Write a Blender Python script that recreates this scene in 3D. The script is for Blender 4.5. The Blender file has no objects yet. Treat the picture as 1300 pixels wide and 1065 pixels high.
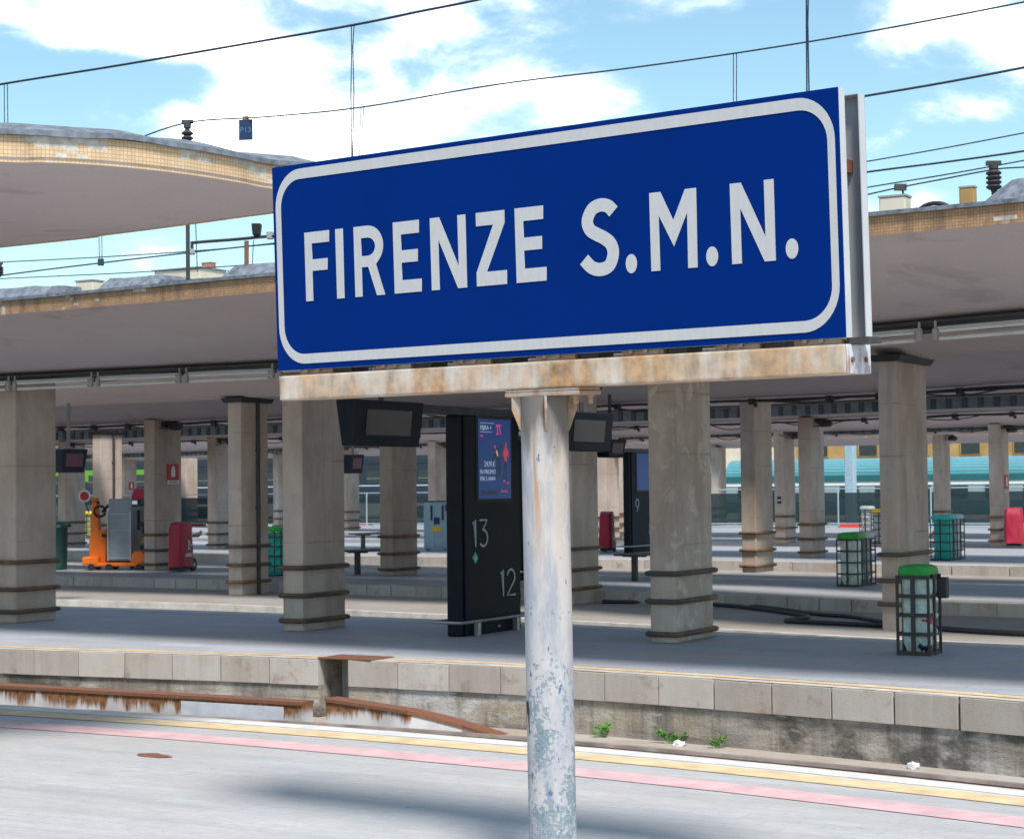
import bpy, bmesh, math, random
from mathutils import Vector, Matrix, noise
rnd = random.Random(7)
PI = math.pi
C = bpy.context.scene.collection
scene = bpy.context.scene

# ------------------------------------------------------------------ camera
FPX, EYE = 2400.0, 1.65                 # focal length in photo pixels, eye height over the platforms
TH, ROLL, HOR = math.radians(2.27), -0.011, 617.0
YA = HOR - FPX * math.tan(TH)
camd = bpy.data.cameras.new('camera'); cam = bpy.data.objects.new('camera', camd); C.objects.link(cam)
camd.sensor_fit = 'HORIZONTAL'; camd.sensor_width = 36.0; camd.lens = 36.0 * FPX / 1300.0
camd.shift_y = (YA - 532.5) / 1300.0
camd.clip_start = 0.1; camd.clip_end = 3000
CM = Matrix.Rotation(PI / 2 + TH, 3, 'X') @ Matrix.Rotation(ROLL, 3, 'Z')
cam.matrix_world = Matrix.Translation((0, 0, EYE)) @ CM.to_4x4()
camd.dof.use_dof = True; camd.dof.focus_distance = 8.2; camd.dof.aperture_fstop = 13.0
scene.camera = cam

# ------------------------------------------------------------------ world, sun, exposure
SUN_EL = math.radians(57); SX, SY = 0.26, -0.966
w = bpy.data.worlds.new('World'); scene.world = w; w.use_nodes = True
wt = w.node_tree; wt.nodes.clear()
def wn(t, **k):
    n = wt.nodes.new(t)
    for a, b in k.items(): setattr(n, a, b)
    return n
sky = wn('ShaderNodeTexSky', sky_type='NISHITA', sun_disc=False, sun_elevation=SUN_EL,
         sun_rotation=math.atan2(SX, SY), air_density=1.0, dust_density=0.6, ozone_density=1.6)
tcw = wn('ShaderNodeTexCoord')
def wlink(a, b): wt.links.new(a, b)
def wmath(op, a, b=None, c=None):
    n = wn('ShaderNodeMath', operation=op)
    for i, v in enumerate((a, b, c)):
        if v is None: continue
        if isinstance(v, (int, float)): n.inputs[i].default_value = v
        else: wlink(v, n.inputs[i])
    return n.outputs[0]
def ray(px, py):
    return CM @ Vector(((px - 650) / FPX, -(py - YA) / FPX, -1.0))
# cloud field: fractal noise over the view direction, plus the cumulus banks that stand in this part of the sky
mp = wn('ShaderNodeMapping'); mp.inputs['Scale'].default_value = (1.0, 1.0, 1.9); wlink(tcw.outputs['Generated'], mp.inputs['Vector'])
nz = wn('ShaderNodeTexNoise'); nz.inputs['Scale'].default_value = 11.0; nz.inputs['Detail'].default_value = 9.0; nz.inputs['Roughness'].default_value = 0.56
nz.inputs['Distortion'].default_value = 0.25
wlink(mp.outputs[0], nz.inputs['Vector'])
dens = wmath('MULTIPLY', wmath('SUBTRACT', nz.outputs['Fac'], 0.52), 2.7)
for (px, py, rx_, ry_, amp) in [(560, 130, 240, 75, .62), (400, 185, 190, 60, .6), (70, 22, 150, 62, .62), (270, 60, 110, 70, .40),
                                (245, 15, 120, 40, .25), (530, 42, 60, 30, .42), (1210, 38, 130, 62, .62), (1260, 130, 95, 34, .5), (880, 5, 220, 30, .5),
                                (90, 150, 170, 36, .34), (440, 60, 110, 45, .25), (1150, 262, 80, 22, .32),
                                (800, 95, 150, 60, -.35), (1010, 150, 130, 70, -.3), (150, 96, 190, 24, -1.0), (330, 20, 60, 40, -.5), (455, 25, 60, 30, -.3), (1180, 190, 160, 40, -.35), (170, 335, 300, 40, -.3), (620, 30, 60, 60, -.3)]:
    d = ray(px, py).normalized(); rt = CM @ Vector((1, 0, 0)); up = CM @ Vector((0, 1, 0))
    sb = wn('ShaderNodeVectorMath', operation='SUBTRACT'); wlink(tcw.outputs['Generated'], sb.inputs[0]); sb.inputs[1].default_value = d
    dots = []
    for ax, r in ((rt, rx_), (up, ry_)):
        dt = wn('ShaderNodeVectorMath', operation='DOT_PRODUCT'); wlink(sb.outputs[0], dt.inputs[0]); dt.inputs[1].default_value = ax * (FPX / r)
        dots.append(wmath('MULTIPLY', dt.outputs['Value'], dt.outputs['Value']))
    g = wmath('EXPONENT', wmath('MULTIPLY', wmath('ADD', dots[0], dots[1]), -0.8))
    # the bank is only on this side of the sky
    dt = wn('ShaderNodeVectorMath', operation='DOT_PRODUCT'); wlink(tcw.outputs['Generated'], dt.inputs[0]); dt.inputs[1].default_value = d
    g = wmath('MULTIPLY', g, wmath('GREATER_THAN', dt.outputs['Value'], 0.0))
    dens = wmath('ADD', dens, wmath('MULTIPLY', g, amp * .62))
cr = wn('ShaderNodeMapRange', interpolation_type='SMOOTHERSTEP'); wlink(dens, cr.inputs['Value'])
cr.inputs['From Min'].default_value = -0.05; cr.inputs['From Max'].default_value = 0.72
tint = wn('ShaderNodeMix', data_type='RGBA', blend_type='MULTIPLY'); tint.inputs['Factor'].default_value = 1.0
wlink(sky.outputs[0], tint.inputs['A']); tint.inputs['B'].default_value = (0.33, 0.375, 0.335, 1)
nz2 = wn('ShaderNodeTexNoise'); nz2.inputs['Scale'].default_value = 17.0; nz2.inputs['Detail'].default_value = 7.0; wlink(mp.outputs[0], nz2.inputs['Vector'])
core = wn('ShaderNodeMapRange'); wlink(wmath('ADD', wmath('MULTIPLY', dens, .9), wmath('MULTIPLY', wmath('SUBTRACT', nz2.outputs['Fac'], .5), 2.6)), core.inputs['Value']); core.inputs['From Min'].default_value = -0.25; core.inputs['From Max'].default_value = 1.5
ccol = wn('ShaderNodeMix', data_type='RGBA'); wlink(core.outputs[0], ccol.inputs['Factor'])
ccol.inputs['A'].default_value = (1.05, 1.5, 1.85, 1); ccol.inputs['B'].default_value = (7.2, 6.9, 6.7, 1)
mx = wn('ShaderNodeMix', data_type='RGBA'); wlink(cr.outputs[0], mx.inputs['Factor']); wlink(tint.outputs['Result'], mx.inputs['A']); wlink(ccol.outputs['Result'], mx.inputs['B'])
bg = wn('ShaderNodeBackground'); bg.inputs['Strength'].default_value = 0.15
wo = wn('ShaderNodeOutputWorld'); wlink(mx.outputs['Result'], bg.inputs['Color']); wlink(bg.outputs[0], wo.inputs['Surface'])
sund = bpy.data.lights.new('sun', 'SUN'); sun = bpy.data.objects.new('sun', sund); C.objects.link(sun)
sund.energy = 1.5; sund.angle = math.radians(12); sund.color = (1.0, 0.95, 0.87)
ce = math.cos(SUN_EL); sun.rotation_euler = Vector((SX * ce, SY * ce, math.sin(SUN_EL))).to_track_quat('Z', 'Y').to_euler()
sun.location = (-20, -10, 40)
vs = scene.view_settings; vs.view_transform = 'Standard'; vs.look = 'None'; vs.gamma = 1; vs.use_curve_mapping = False; vs.exposure = 1.85
scene.cycles.max_bounces = 12; scene.cycles.diffuse_bounces = 8

# ------------------------------------------------------------------ geometry helpers
PH = math.radians(30)                    # direction of the tracks: s runs along them (to the right, towards us), n across them
CP, SP = math.cos(PH), math.sin(PH)
def W(s, n, z=0.0): return Vector((s * CP + n * SP, -s * SP + n * CP, z))
def at(px, py, z=0.0):
    d = ray(px, py); t = (z - EYE) / d.z; return Vector((0, 0, EYE)) + d * t
def atn(px, py, n):
    d = ray(px, py); t = n / (d.x * SP + d.y * CP); return Vector((0, 0, EYE)) + d * t
def SN(p): return p.x * CP - p.y * SP, p.x * SP + p.y * CP
def lin(pts):
    def f(s):
        if s <= pts[0][0]: a, b = pts[0], pts[1]
        elif s >= pts[-1][0]: a, b = pts[-2], pts[-1]
        else:
            for a, b in zip(pts, pts[1:]):
                if a[0] <= s <= b[0]: break
        return a[1] + (b[1] - a[1]) * (s - a[0]) / (b[0] - a[0])
    def g(s):                              # a softened polyline
        return (f(s - 1.2) + 2 * f(s - .5) + 2 * f(s) + 2 * f(s + .5) + f(s + 1.2)) / 8
    return g

class MB:
    def __init__(self): self.v = []; self.f = []; self.mi = []
    def face(self, idx, m=0): self.f.append(tuple(idx)); self.mi.append(m)
    def quad(self, a, b, c, d, m=0):
        i = len(self.v); self.v += [tuple(a), tuple(b), tuple(c), tuple(d)]; self.face((i, i + 1, i + 2, i + 3), m)
    def box(self, c, sz, m=0, rot=None):
        hx, hy, hz = sz[0] / 2, sz[1] / 2, sz[2] / 2; i = len(self.v)
        for z in (-hz, hz):
            for x, y in ((-hx, -hy), (hx, -hy), (hx, hy), (-hx, hy)):
                p = Vector((x, y, z))
                if rot is not None: p = rot @ p
                self.v.append((c[0] + p.x, c[1] + p.y, c[2] + p.z))
        for q in ((3, 2, 1, 0), (4, 5, 6, 7), (0, 1, 5, 4), (1, 2, 6, 5), (2, 3, 7, 6), (3, 0, 4, 7)): self.face([i + k for k in q], m)
        return self
    def tube(self, pts, r, k=8, m=0, closed=False):
        pts = [Vector(p) for p in pts]; n = len(pts); base = len(self.v)
        for j, p in enumerate(pts):
            if closed: t = pts[(j + 1) % n] - pts[j - 1]
            else: t = pts[min(j + 1, n - 1)] - pts[max(j - 1, 0)]
            t.normalize(); a = Vector((0, 0, 1)) if abs(t.z) < .9 else Vector((1, 0, 0))
            x = t.cross(a).normalized(); y = t.cross(x)
            rr = r[j] if isinstance(r, (list, tuple)) else r
            for q in range(k):
                an = 2 * PI * q / k; self.v.append(tuple(p + x * math.cos(an) * rr + y * math.sin(an) * rr))
        for j in range(n if closed else n - 1):
            for q in range(k):
                a, b = base + j * k + q, base + j * k + (q + 1) % k; j2 = (j + 1) % n
                self.face((a, b, base + j2 * k + (q + 1) % k, base + j2 * k + q), m)
        if not closed:
            self.face([base + q for q in reversed(range(k))], m); self.face([base + (n - 1) * k + q for q in range(k)], m)
        return self
    def lathe(self, prof, k=20, c=(0, 0, 0), m=0):
        base = len(self.v); n = len(prof)
        for r, z in prof:
            for q in range(k):
                an = 2 * PI * q / k; self.v.append((c[0] + r * math.cos(an), c[1] + r * math.sin(an), c[2] + z))
        for j in range(n - 1):
            for q in range(k):
                a, b = base + j * k + q, base + j * k + (q + 1) % k; self.face((a, b, b + k, a + k), m)
        self.face([base + q for q in reversed(range(k))], m); self.face([base + (n - 1) * k + q for q in range(k)], m)
        return self
    def prism(self, poly, z0, z1, m=0, f=None):
        """poly in xy extruded in z; f maps a point to 3D"""
        i = len(self.v); n = len(poly); f = f or (lambda x, y, z: (x, y, z))
        for z in (z0, z1): self.v += [tuple(f(x, y, z)) for x, y in poly]
        self.face([i + q for q in reversed(range(n))], m); self.face([i + n + q for q in range(n)], m)
        for q in range(n): self.face((i + q, i + (q + 1) % n, i + n + (q + 1) % n, i + n + q), m)
        return self
    def mesh(self, name, mats, smooth=False, bevel=0.0, seg=1):
        me = bpy.data.meshes.new(name); me.from_pydata(self.v, [], self.f)
        for m in (mats if isinstance(mats, (list, tuple)) else [mats]): me.materials.append(m)
        if any(self.mi): me.polygons.foreach_set('material_index', self.mi)
        bm = bmesh.new(); bm.from_mesh(me)
        bmesh.ops.recalc_face_normals(bm, faces=bm.faces)
        if bevel:
            bmesh.ops.bevel(bm, geom=[e for e in bm.edges if len(e.link_faces) == 2 and e.calc_face_angle(0) > .5], offset=bevel, segments=seg, affect='EDGES', profile=.6)
        for f in bm.faces: f.smooth = smooth
        bm.to_mesh(me); bm.free()
        if smooth: me.set_sharp_from_angle(angle=math.radians(40))
        return me
    def build(self, name, mats, parent=None, **k): return link(name, self.mesh(name, mats, **k), parent)
def link(name, me, parent=None, loc=None, rz=0.0):
    o = bpy.data.objects.new(name, me); C.objects.link(o); o.parent = parent
    if loc is not None: o.location = loc
    if rz: o.rotation_euler.z = rz
    return o
def tag(o, label=None, cat=None, group=None, kind=None):
    for k, v in (('label', label), ('category', cat), ('group', group), ('kind', kind)):
        if v: o[k] = v
    return o
def thing(name, label, cat, loc=(0, 0, 0), rz=-PH, group=None):
    o = bpy.data.objects.new(name, None); C.objects.link(o); o.empty_display_size = .2
    o.location = loc; o.rotation_euler.z = rz
    return tag(o, label, cat, group)
def copy_tree(o, parent=None):
    c = o.copy(); C.objects.link(c); c.parent = parent
    for ch in list(o.children): copy_tree(ch, c)
    return c
def shape2d(name, loops, mat, parent, depth=.002, M=None):
    cu = bpy.data.curves.new(name, 'CURVE'); cu.dimensions = '2D'; cu.fill_mode = 'BOTH'; cu.extrude = depth / 2
    for lp in loops:
        sp = cu.splines.new('POLY'); sp.points.add(len(lp) - 1); sp.use_cyclic_u = True
        for p, q in zip(sp.points, lp): p.co = (q[0], q[1], 0, 1)
    return curve_mesh(name, cu, mat, parent, M)
def text2d(name, body, size, mat, parent, M, depth=.001, align='LEFT'):
    cu = bpy.data.curves.new(name, 'FONT'); cu.body = body; cu.size = size; cu.extrude = depth / 2; cu.align_x = align; cu.resolution_u = 3
    return curve_mesh(name, cu, mat, parent, M)
def curve_mesh(name, cu, mat, parent, M):
    tmp = bpy.data.objects.new('tmp', cu); me = bpy.data.meshes.new_from_object(tmp)
    bpy.data.objects.remove(tmp); bpy.data.curves.remove(cu)
    me.materials.clear(); me.materials.append(mat); me.name = name
    if M is not None: me.transform(M)
    return link(name, me, parent)
def catmull(pts, k=6):
    out = []; P = [pts[0]] + list(pts) + [pts[-1]]
    for i in range(1, len(P) - 2):
        for j in range(k):
            t = j / k
            out.append(tuple(.5 * ((2 * P[i][a]) + (-P[i-1][a] + P[i+1][a]) * t + (2*P[i-1][a] - 5*P[i][a] + 4*P[i+1][a] - P[i+2][a]) * t*t + (-P[i-1][a] + 3*P[i][a] - 3*P[i+1][a] + P[i+2][a]) * t**3) for a in range(len(pts[0]))))
    out.append(tuple(pts[-1])); return out
def stroke(pts, w):
    """outline of a stroke of half width w along a 2D line"""
    L, Rr = [], []
    for i, p in enumerate(pts):
        a = pts[max(i - 1, 0)]; b = pts[min(i + 1, len(pts) - 1)]
        dx, dy = b[0] - a[0], b[1] - a[1]; l = math.hypot(dx, dy) or 1; ww = w[i] if isinstance(w, list) else w
        L.append((p[0] - dy / l * ww, p[1] + dx / l * ww)); Rr.append((p[0] + dy / l * ww, p[1] - dx / l * ww))
    return L + Rr[::-1]
def arc(cx, cy, rx, ry, a0, a1, k=10):
    return [(cx + rx * math.cos(math.radians(a0 + (a1 - a0) * i / k)), cy + ry * math.sin(math.radians(a0 + (a1 - a0) * i / k))) for i in range(k + 1)]

# ------------------------------------------------------------------ materials
class NT:
    def __init__(self, name, rough=.8, metal=0.0, spec=None):
        self.m = bpy.data.materials.new(name); self.m.use_nodes = True; self.t = self.m.node_tree
        self.b = self.t.nodes['Principled BSDF']; self.b.inputs['Roughness'].default_value = rough; self.b.inputs['Metallic'].default_value = metal
        if spec is not None: self.b.inputs['Specular IOR Level'].default_value = spec
        g = self.t.nodes.new('ShaderNodeNewGeometry'); self.pos = g.outputs['Position']; self.nrm = g.outputs['Normal']
    def n(self, t, **k):
        x = self.t.nodes.new(t)
        for a, b in k.items(): setattr(x, a, b)
        return x
    def l(self, a, b): self.t.links.new(a, b)
    def set(self, sock, v):
        if isinstance(v, (int, float)): sock.default_value = v
        elif isinstance(v, (tuple, list)): sock.default_value = tuple(v) + ((1,) if len(v) == 3 and len(sock.default_value) == 4 else ())
        else: self.l(v, sock)
    def noise(self, scale, detail=4, rough=.55, vec=None, stretch=(1, 1, 1), dist=0.0):
        mp = self.n('ShaderNodeMapping'); mp.inputs['Scale'].default_value = stretch; self.l(vec or self.pos, mp.inputs['Vector'])
        x = self.n('ShaderNodeTexNoise'); x.inputs['Scale'].default_value = scale; x.inputs['Detail'].default_value = detail; x.inputs['Roughness'].default_value = rough
        x.inputs['Distortion'].default_value = dist; self.l(mp.outputs[0], x.inputs['Vector']); return x.outputs['Fac']
    def mr(self, v, a, b, c=0.0, d=1.0, smooth=False):
        x = self.n('ShaderNodeMapRange', interpolation_type='SMOOTHSTEP' if smooth else 'LINEAR'); self.l(v, x.inputs['Value'])
        for k, q in zip(('From Min', 'From Max', 'To Min', 'To Max'), (a, b, c, d)): x.inputs[k].default_value = q
        return x.outputs[0]
    def mix(self, f, a, b, blend='MIX'):
        x = self.n('ShaderNodeMix', data_type='RGBA', blend_type=blend); self.set(x.inputs['Factor'], f); self.set(x.inputs['A'], a); self.set(x.inputs['B'], b); return x.outputs['Result']
    def math(self, op, a, b=0.0):
        x = self.n('ShaderNodeMath', operation=op); self.set(x.inputs[0], a); self.set(x.inputs[1], b); return x.outputs[0]
    def sep(self, v=None):
        x = self.n('ShaderNodeSeparateXYZ'); self.l(v or self.pos, x.inputs[0]); return x.outputs
    def col(self, c): self.set(self.b.inputs['Base Color'], c)
    def bump(self, h, strength=.3, dist=.01):
        x = self.n('ShaderNodeBump'); x.inputs['Strength'].default_value = strength; x.inputs['Distance'].default_value = dist
        self.l(h, x.inputs['Height']); self.l(x.outputs[0], self.b.inputs['Normal'])
def track_vec(t):
    """position in the frame of the tracks (x along them)"""
    mp = t.n('ShaderNodeMapping', vector_type='POINT'); mp.inputs['Rotation'].default_value = (0, 0, PH); t.l(t.pos, mp.inputs['Vector']); return mp.outputs[0]
def plain(name, c, rough=.6, metal=0.0, var=.25, scale=6.0, spec=None):
    t = NT(name, rough, metal, spec); f = t.mr(t.noise(scale, 5), .3, .7)
    t.col(t.mix(f, tuple(x * (1 - var) for x in c), tuple(min(1, x * (1 + var)) for x in c))); return t.m
def concrete(name, c, dark, warm, scale=1.5, streak=.5, rough=.88, joint=None, bump=.35, objvar=False):
    t = NT(name, rough)
    a = t.mr(t.noise(scale, 7, .6), .35, .68); b = t.mr(t.noise(scale * 2.7, 6, .6, stretch=(1, 1, .12)), .42, .75)
    g = t.noise(70, 3, .6)
    x = t.mix(a, c, warm); x = t.mix(t.math('MULTIPLY', b, streak), x, dark)
    x = t.mix(t.mr(t.noise(scale * 1.9, 8, .65, dist=.6), .56, .66, smooth=True), x, tuple(q * .82 for q in c))
    x = t.mix(t.mr(g, .3, .7, 0, .3), x, tuple(q * .55 for q in c))
    if objvar:
        oi = t.n('ShaderNodeObjectInfo').outputs['Random']; x = t.mix(t.mr(oi, 0, 1, 0, .55), x, tuple(q * .62 for q in warm)); x = t.mix(t.mr(t.math('FRACT', t.math('MULTIPLY', oi, 7.13)), .55, 1, 0, .35), x, tuple(min(1, q * 1.2) for q in c))
        x = t.mix(t.mr(t.noise(3.2, 6, .7), .57, .66, 0, .55), x, (.24, .15, .10))
    if joint:                                # pour joints, faint and broken
        z = t.sep()[2]; wob = t.mr(t.noise(2.0, 3), 0, 1, -.012, .012)
        for zj in (1.02, 1.97, 2.62):
            d = t.math('ABSOLUTE', t.math('SUBTRACT', t.math('ADD', z, wob), zj)); k = t.math('MULTIPLY', t.mr(d, .004, .012, .75, 0), t.mr(t.noise(1.3, 3), .42, .55))
            x = t.mix(k, x, tuple(q * .35 for q in c))
        m2 = t.mr(t.noise(3.4, 5, .55, dist=.9), .54, .60, smooth=True); x = t.mix(t.math('MULTIPLY', m2, float(joint) * .5), x, tuple(min(1, q * 1.25) for q in c))
        x = t.mix(t.mr(t.noise(.75, 5, .62, stretch=(1, 1, .5)), .44, .66, 0, .72), x, (.33, .235, .185))
        x = t.mix(t.mr(t.noise(2.2, 6, .65, stretch=(1, 1, .3)), .52, .70, 0, .5), x, (.24, .18, .15))
        x = t.mix(t.mr(t.noise(5, 6, .65, stretch=(1, 1, .06)), .56, .70, 0, .5), x, tuple(q * .55 for q in c))
    t.col(x); t.bump(t.math('ADD', g, t.noise(12, 4)), bump, .006); return t.m
def paving(name, c, dark, tile=.3, joint=.25, streak=.6, tone=.05):
    t = NT(name, .62); v = track_vec(t)
    a = t.mr(t.noise(.55, 6, .6, vec=v, stretch=(.35, 1.2, 1)), .38, .64); s = t.mr(t.noise(2.6, 6, .65, vec=v, stretch=(.12, 1.5, 1)), .4, .72)
    x = t.mix(t.math('MULTIPLY', a, .75), c, dark); x = t.mix(t.math('MULTIPLY', s, streak), x, tuple(q * .68 for q in c))
    br = t.n('ShaderNodeTexBrick'); br.inputs['Scale'].default_value = 1.0; br.inputs['Brick Width'].default_value = tile * 2; br.inputs['Row Height'].default_value = tile
    br.inputs['Mortar Size'].default_value = .007; br.inputs['Color1'].default_value = (1 - tone,) * 3 + (1,); br.inputs['Color2'].default_value = (1 + tone,) * 3 + (1,); br.inputs['Mortar'].default_value = (1 - joint,) * 3 + (1,)
    t.l(v, br.inputs['Vector']); x = t.mix(1.0, x, br.outputs['Color'], 'MULTIPLY')
    x = t.mix(t.mr(t.noise(.9, 5, .6, vec=v, stretch=(.3, 1.3, 1)), .44, .64, 0, .75), x, (c[0] * .95, c[0] * .88, c[0] * .85))
    s2 = t.noise(9, 5, .7, vec=v, stretch=(.18, 1.6, 1)); x = t.mix(t.mr(s2, .45, .66, 0, .5), x, tuple(q * .70 for q in c))
    s3 = t.noise(34, 4, .7, vec=v, stretch=(.30, 1.2, 1)); x = t.mix(t.mr(s3, .46, .68, 0, .55), x, tuple(q * .60 for q in c))
    x = t.mix(t.mr(t.noise(1.7, 6, .7, vec=v, stretch=(.5, 1, 1)), .60, .72, 0, .6), x, tuple(q * .60 for q in c))
    x = t.mix(t.mr(t.noise(15, 3, .5), .69, .72, 0, .6), x, tuple(q * .4 for q in c))
    g = t.noise(120, 3); x = t.mix(t.mr(g, .35, .7, 0, .35), x, tuple(q * .5 for q in c)); t.col(x)
    t.set(t.b.inputs['Roughness'], t.mr(s, 0, 1, .75, .5)); t.bump(t.math('ADD', g, br.outputs['Fac']), .3, .004); return t.m
def metal_rust(name, paint, rust, amt=.5, scale=3.0, drip=True, seed=0.0, rough=.6):
    t = NT(name, rough); mp = t.n('ShaderNodeMapping'); mp.inputs['Location'].default_value = (seed, seed * .7, 0); t.l(t.pos, mp.inputs['Vector']); v = mp.outputs[0]
    a = t.noise(scale, 8, .62, vec=v); b = t.noise(scale * 4, 6, .6, vec=v, stretch=(1, 1, .15))
    k = t.math('ADD', t.math('MULTIPLY', a, .6), t.math('MULTIPLY', b, .4)) if drip else a
    f = t.mr(k, .58 - .3 * amt, .82 - .3 * amt, smooth=True)
    r2 = t.mix(t.mr(t.noise(scale * 7, 5, vec=v), .35, .65), rust, tuple(x * .42 for x in rust))
    x = t.mix(f, paint, r2); x = t.mix(t.mr(t.noise(scale * 2, 6, vec=v), .5, .7, 0, .45), x, tuple((p + q * 1.4) / 2 for p, q in zip(paint, rust)))
    t.col(x); t.bump(k, .25, .004); return t.m
M = {}
M['column'] = concrete('column_stone', (.58, .49, .435), (.29, .235, .21), (.46, .36, .295), 1.3, .3, joint=.12)
M['column_mottled'] = concrete('column_stone_mottled', (.56, .475, .42), (.27, .215, .19), (.40, .31, .245), 1.7, .4, joint=1.0)
M['soffit'] = concrete('soffit_plaster', (.52, .46, .475), (.38, .33, .335), (.55, .50, .505), .5, .25, bump=.12)
M['block'] = concrete('edge_stone', (.52, .485, .465), (.22, .19, .165), (.44, .37, .32), 2.2, .6, objvar=True)
M['wall'] = concrete('pit_wall', (.40, .385, .37), (.075, .07, .06), (.34, .27, .19), 1.1, .95)
def _wall():
    t = NT('pit_wall', .9); v = track_vec(t)
    x = t.mix(t.mr(t.noise(1.3, 7, .62), .36, .64), (.44, .42, .40), (.35, .29, .22))
    x = t.mix(t.mr(t.noise(1.6, 7, .68, vec=v, stretch=(.35, 1, 2.6)), .46, .62, 0, .8), x, (.15, .135, .12))
    x = t.mix(t.mr(t.noise(4.0, 6, .65, vec=v, stretch=(1.2, 1, .12)), .50, .68, 0, .75), x, (.10, .085, .07))
    x = t.mix(t.mr(t.noise(.8, 6, .7, vec=v, stretch=(1, 1, 1.5)), .54, .62, 0, .85), x, (.06, .058, .05))
    x = t.mix(t.mr(t.noise(2.1, 6, .7, vec=v, stretch=(.8, 1, 2)), .58, .66, 0, .6), x, (.56, .56, .58))
    g = t.noise(9, 8, .75, vec=v, stretch=(.35, 1, 1.6)); x = t.mix(t.mr(t.math('ABSOLUTE', t.math('SUBTRACT', g, .5)), 0, .006, .8, 0), x, (.05, .045, .04))
    t.col(x); t.bump(t.math('ADD', g, t.noise(40, 4)), .6, .012); return t.m
M['wall'] = _wall()
M['bed'] = concrete('track_bed', (.42, .40, .38), (.15, .12, .10), (.34, .26, .20), 1.0, .3)
M['felt'] = plain('roof_felt', (.135, .155, .19), .9, var=.45, scale=14)
M['near_pave'] = paving('near_paving', (.49, .485, .495), (.42, .425, .44), .15, .12)
M['pave'] = paving('platform_paving', (.47, .495, .56), (.29, .315, .38), .30, .40, .6, .10)
M['pave_far'] = paving('far_paving', (.39, .405, .445), (.24, .265, .31), .3, .2)
M['strip'] = concrete('service_strip_concrete', (.33, .31, .30), (.16, .13, .11), (.28, .24, .20), .8, .3)
M['pale_edge'] = plain('pale_edge_stone', (.50, .47, .44), .8, var=.25, scale=4)
M['white_paint'] = plain('white_line_paint', (.58, .58, .58), .7, var=.18, scale=6)
M['yellow_paint'] = plain('yellow_line_paint', (.60, .45, .27), .75, var=.22, scale=5)
M['pink_paint'] = plain('red_line_paint_worn', (.56, .37, .385), .75, var=.16, scale=5)
M['dark_metal'] = plain('dark_metal', (.035, .034, .036), .55, var=.3)
M['kiosk'] = plain('kiosk_black_panel', (.004, .009, .018), .4, var=.2, spec=.12)
M['kiosk_side'] = plain('kiosk_side_panel', (.007, .010, .017), .45, var=.2, spec=.15)
M['steel'] = plain('brushed_steel', (.42, .42, .43), .4, .8, var=.15)
M['aluminium'] = plain('grey_aluminium', (.50, .51, .53), .5, var=.06)
M['tray_in'] = plain('grey_tray_inside', (.37, .38, .40), .6, var=.06)
M['wire'] = plain('dark_wire', (.018, .03, .05), .6, var=.2)
M['tube'] = plain('lamp_tube', (.55, .55, .55), .4, var=.08)
M['orange'] = plain('orange_paint', (.80, .165, .005), .5, var=.12)
M['grey_lift'] = plain('lift_grey', (.27, .30, .345), .5, var=.1)
M['pale_blue'] = plain('cabinet_blue_grey', (.30, .42, .50), .5, var=.1)
M['pink'] = plain('pink_cover', (.62, .05, .12), .7, var=.1)
M['black'] = plain('black_rubber', (.012, .012, .013), .6, var=.2)
M['white'] = plain('white_plate', (.70, .70, .70), .5, var=.05)
M['red'] = plain('sign_red', (.45, .015, .03), .5, var=.08)
M['green_lid'] = plain('green_lid', (.008, .29, .035), .5, var=.25)
M['teal_lid'] = plain('teal_bag', (.01, .42, .38), .5, var=.15)
M['yellow_lid'] = plain('yellow_lid', (.75, .45, .02), .5, var=.1)
M['grey_lid'] = plain('grey_lid', (.40, .42, .45), .5, var=.1)
M['cage'] = plain('cage_brown_metal', (.040, .034, .032), .6, var=.3, scale=20)
M['bench'] = plain('bench_brown', (.055, .040, .034), .55, var=.3)
M['screen_off'] = plain('monitor_screen', (.022, .022, .025), .25, var=.1)
M['screen_red'] = plain('monitor_screen_reddish', (.05, .022, .034), .25, var=.1)
M['band'] = metal_rust('bumper_rail', (.07, .058, .05), (.27, .125, .05), .62, 1.3, False)
M['cream'] = plain('cream_render', (.62, .56, .45), .8, var=.1, scale=2)
M['ochre'] = plain('ochre_render', (.36, .23, .085), .8, var=.2, scale=1)
M['brick'] = plain('brick_red', (.36, .16, .10), .8, var=.2, scale=3)
M['grey_wall'] = plain('grey_render', (.30, .30, .31), .8, var=.15, scale=1)
M['win_dark'] = plain('dark_window', (.02, .03, .035), .15, var=.3)
M['teal_roof'] = plain('coach_teal', (.06, .26, .30), .4, var=.12, scale=.6)
M['teal_dark'] = plain('coach_dark_teal', (.012, .10, .11), .4, var=.12)
M['coach_grey'] = plain('coach_grey', (.22, .29, .29), .5, var=.1)
M['navy'] = plain('train_navy', (.012, .02, .035), .4, var=.2)
M['lime'] = plain('train_lime', (.10, .30, .02), .5, var=.15)
M['leaf'] = plain('weed_leaf', (.07, .22, .02), .6, var=.4, scale=30)
M['paper'] = plain('litter_pale', (.6, .62, .62), .7, var=.2, scale=30)
M['rust'] = metal_rust('rusty_steel', (.17, .075, .04), (.30, .12, .05), .5, 5, False)
M['rail'] = plain('rail_steel', (.30, .25, .23), .5, .3, var=.5, scale=3)
M['hose'] = plain('hose_black', (.02, .022, .025), .5, var=.2)
M['barrier'] = plain('barrier_red', (.40, .03, .025), .6, var=.1)
M['pigeon'] = plain('pigeon_grey', (.03, .035, .045), .7, var=.4, scale=40)
M['cap'] = plain('column_cap_black', (.018, .018, .022), .6, var=.2)
M['gutter'] = plain('gutter_grey', (.12, .125, .135), .7, var=.3, scale=3)
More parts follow.
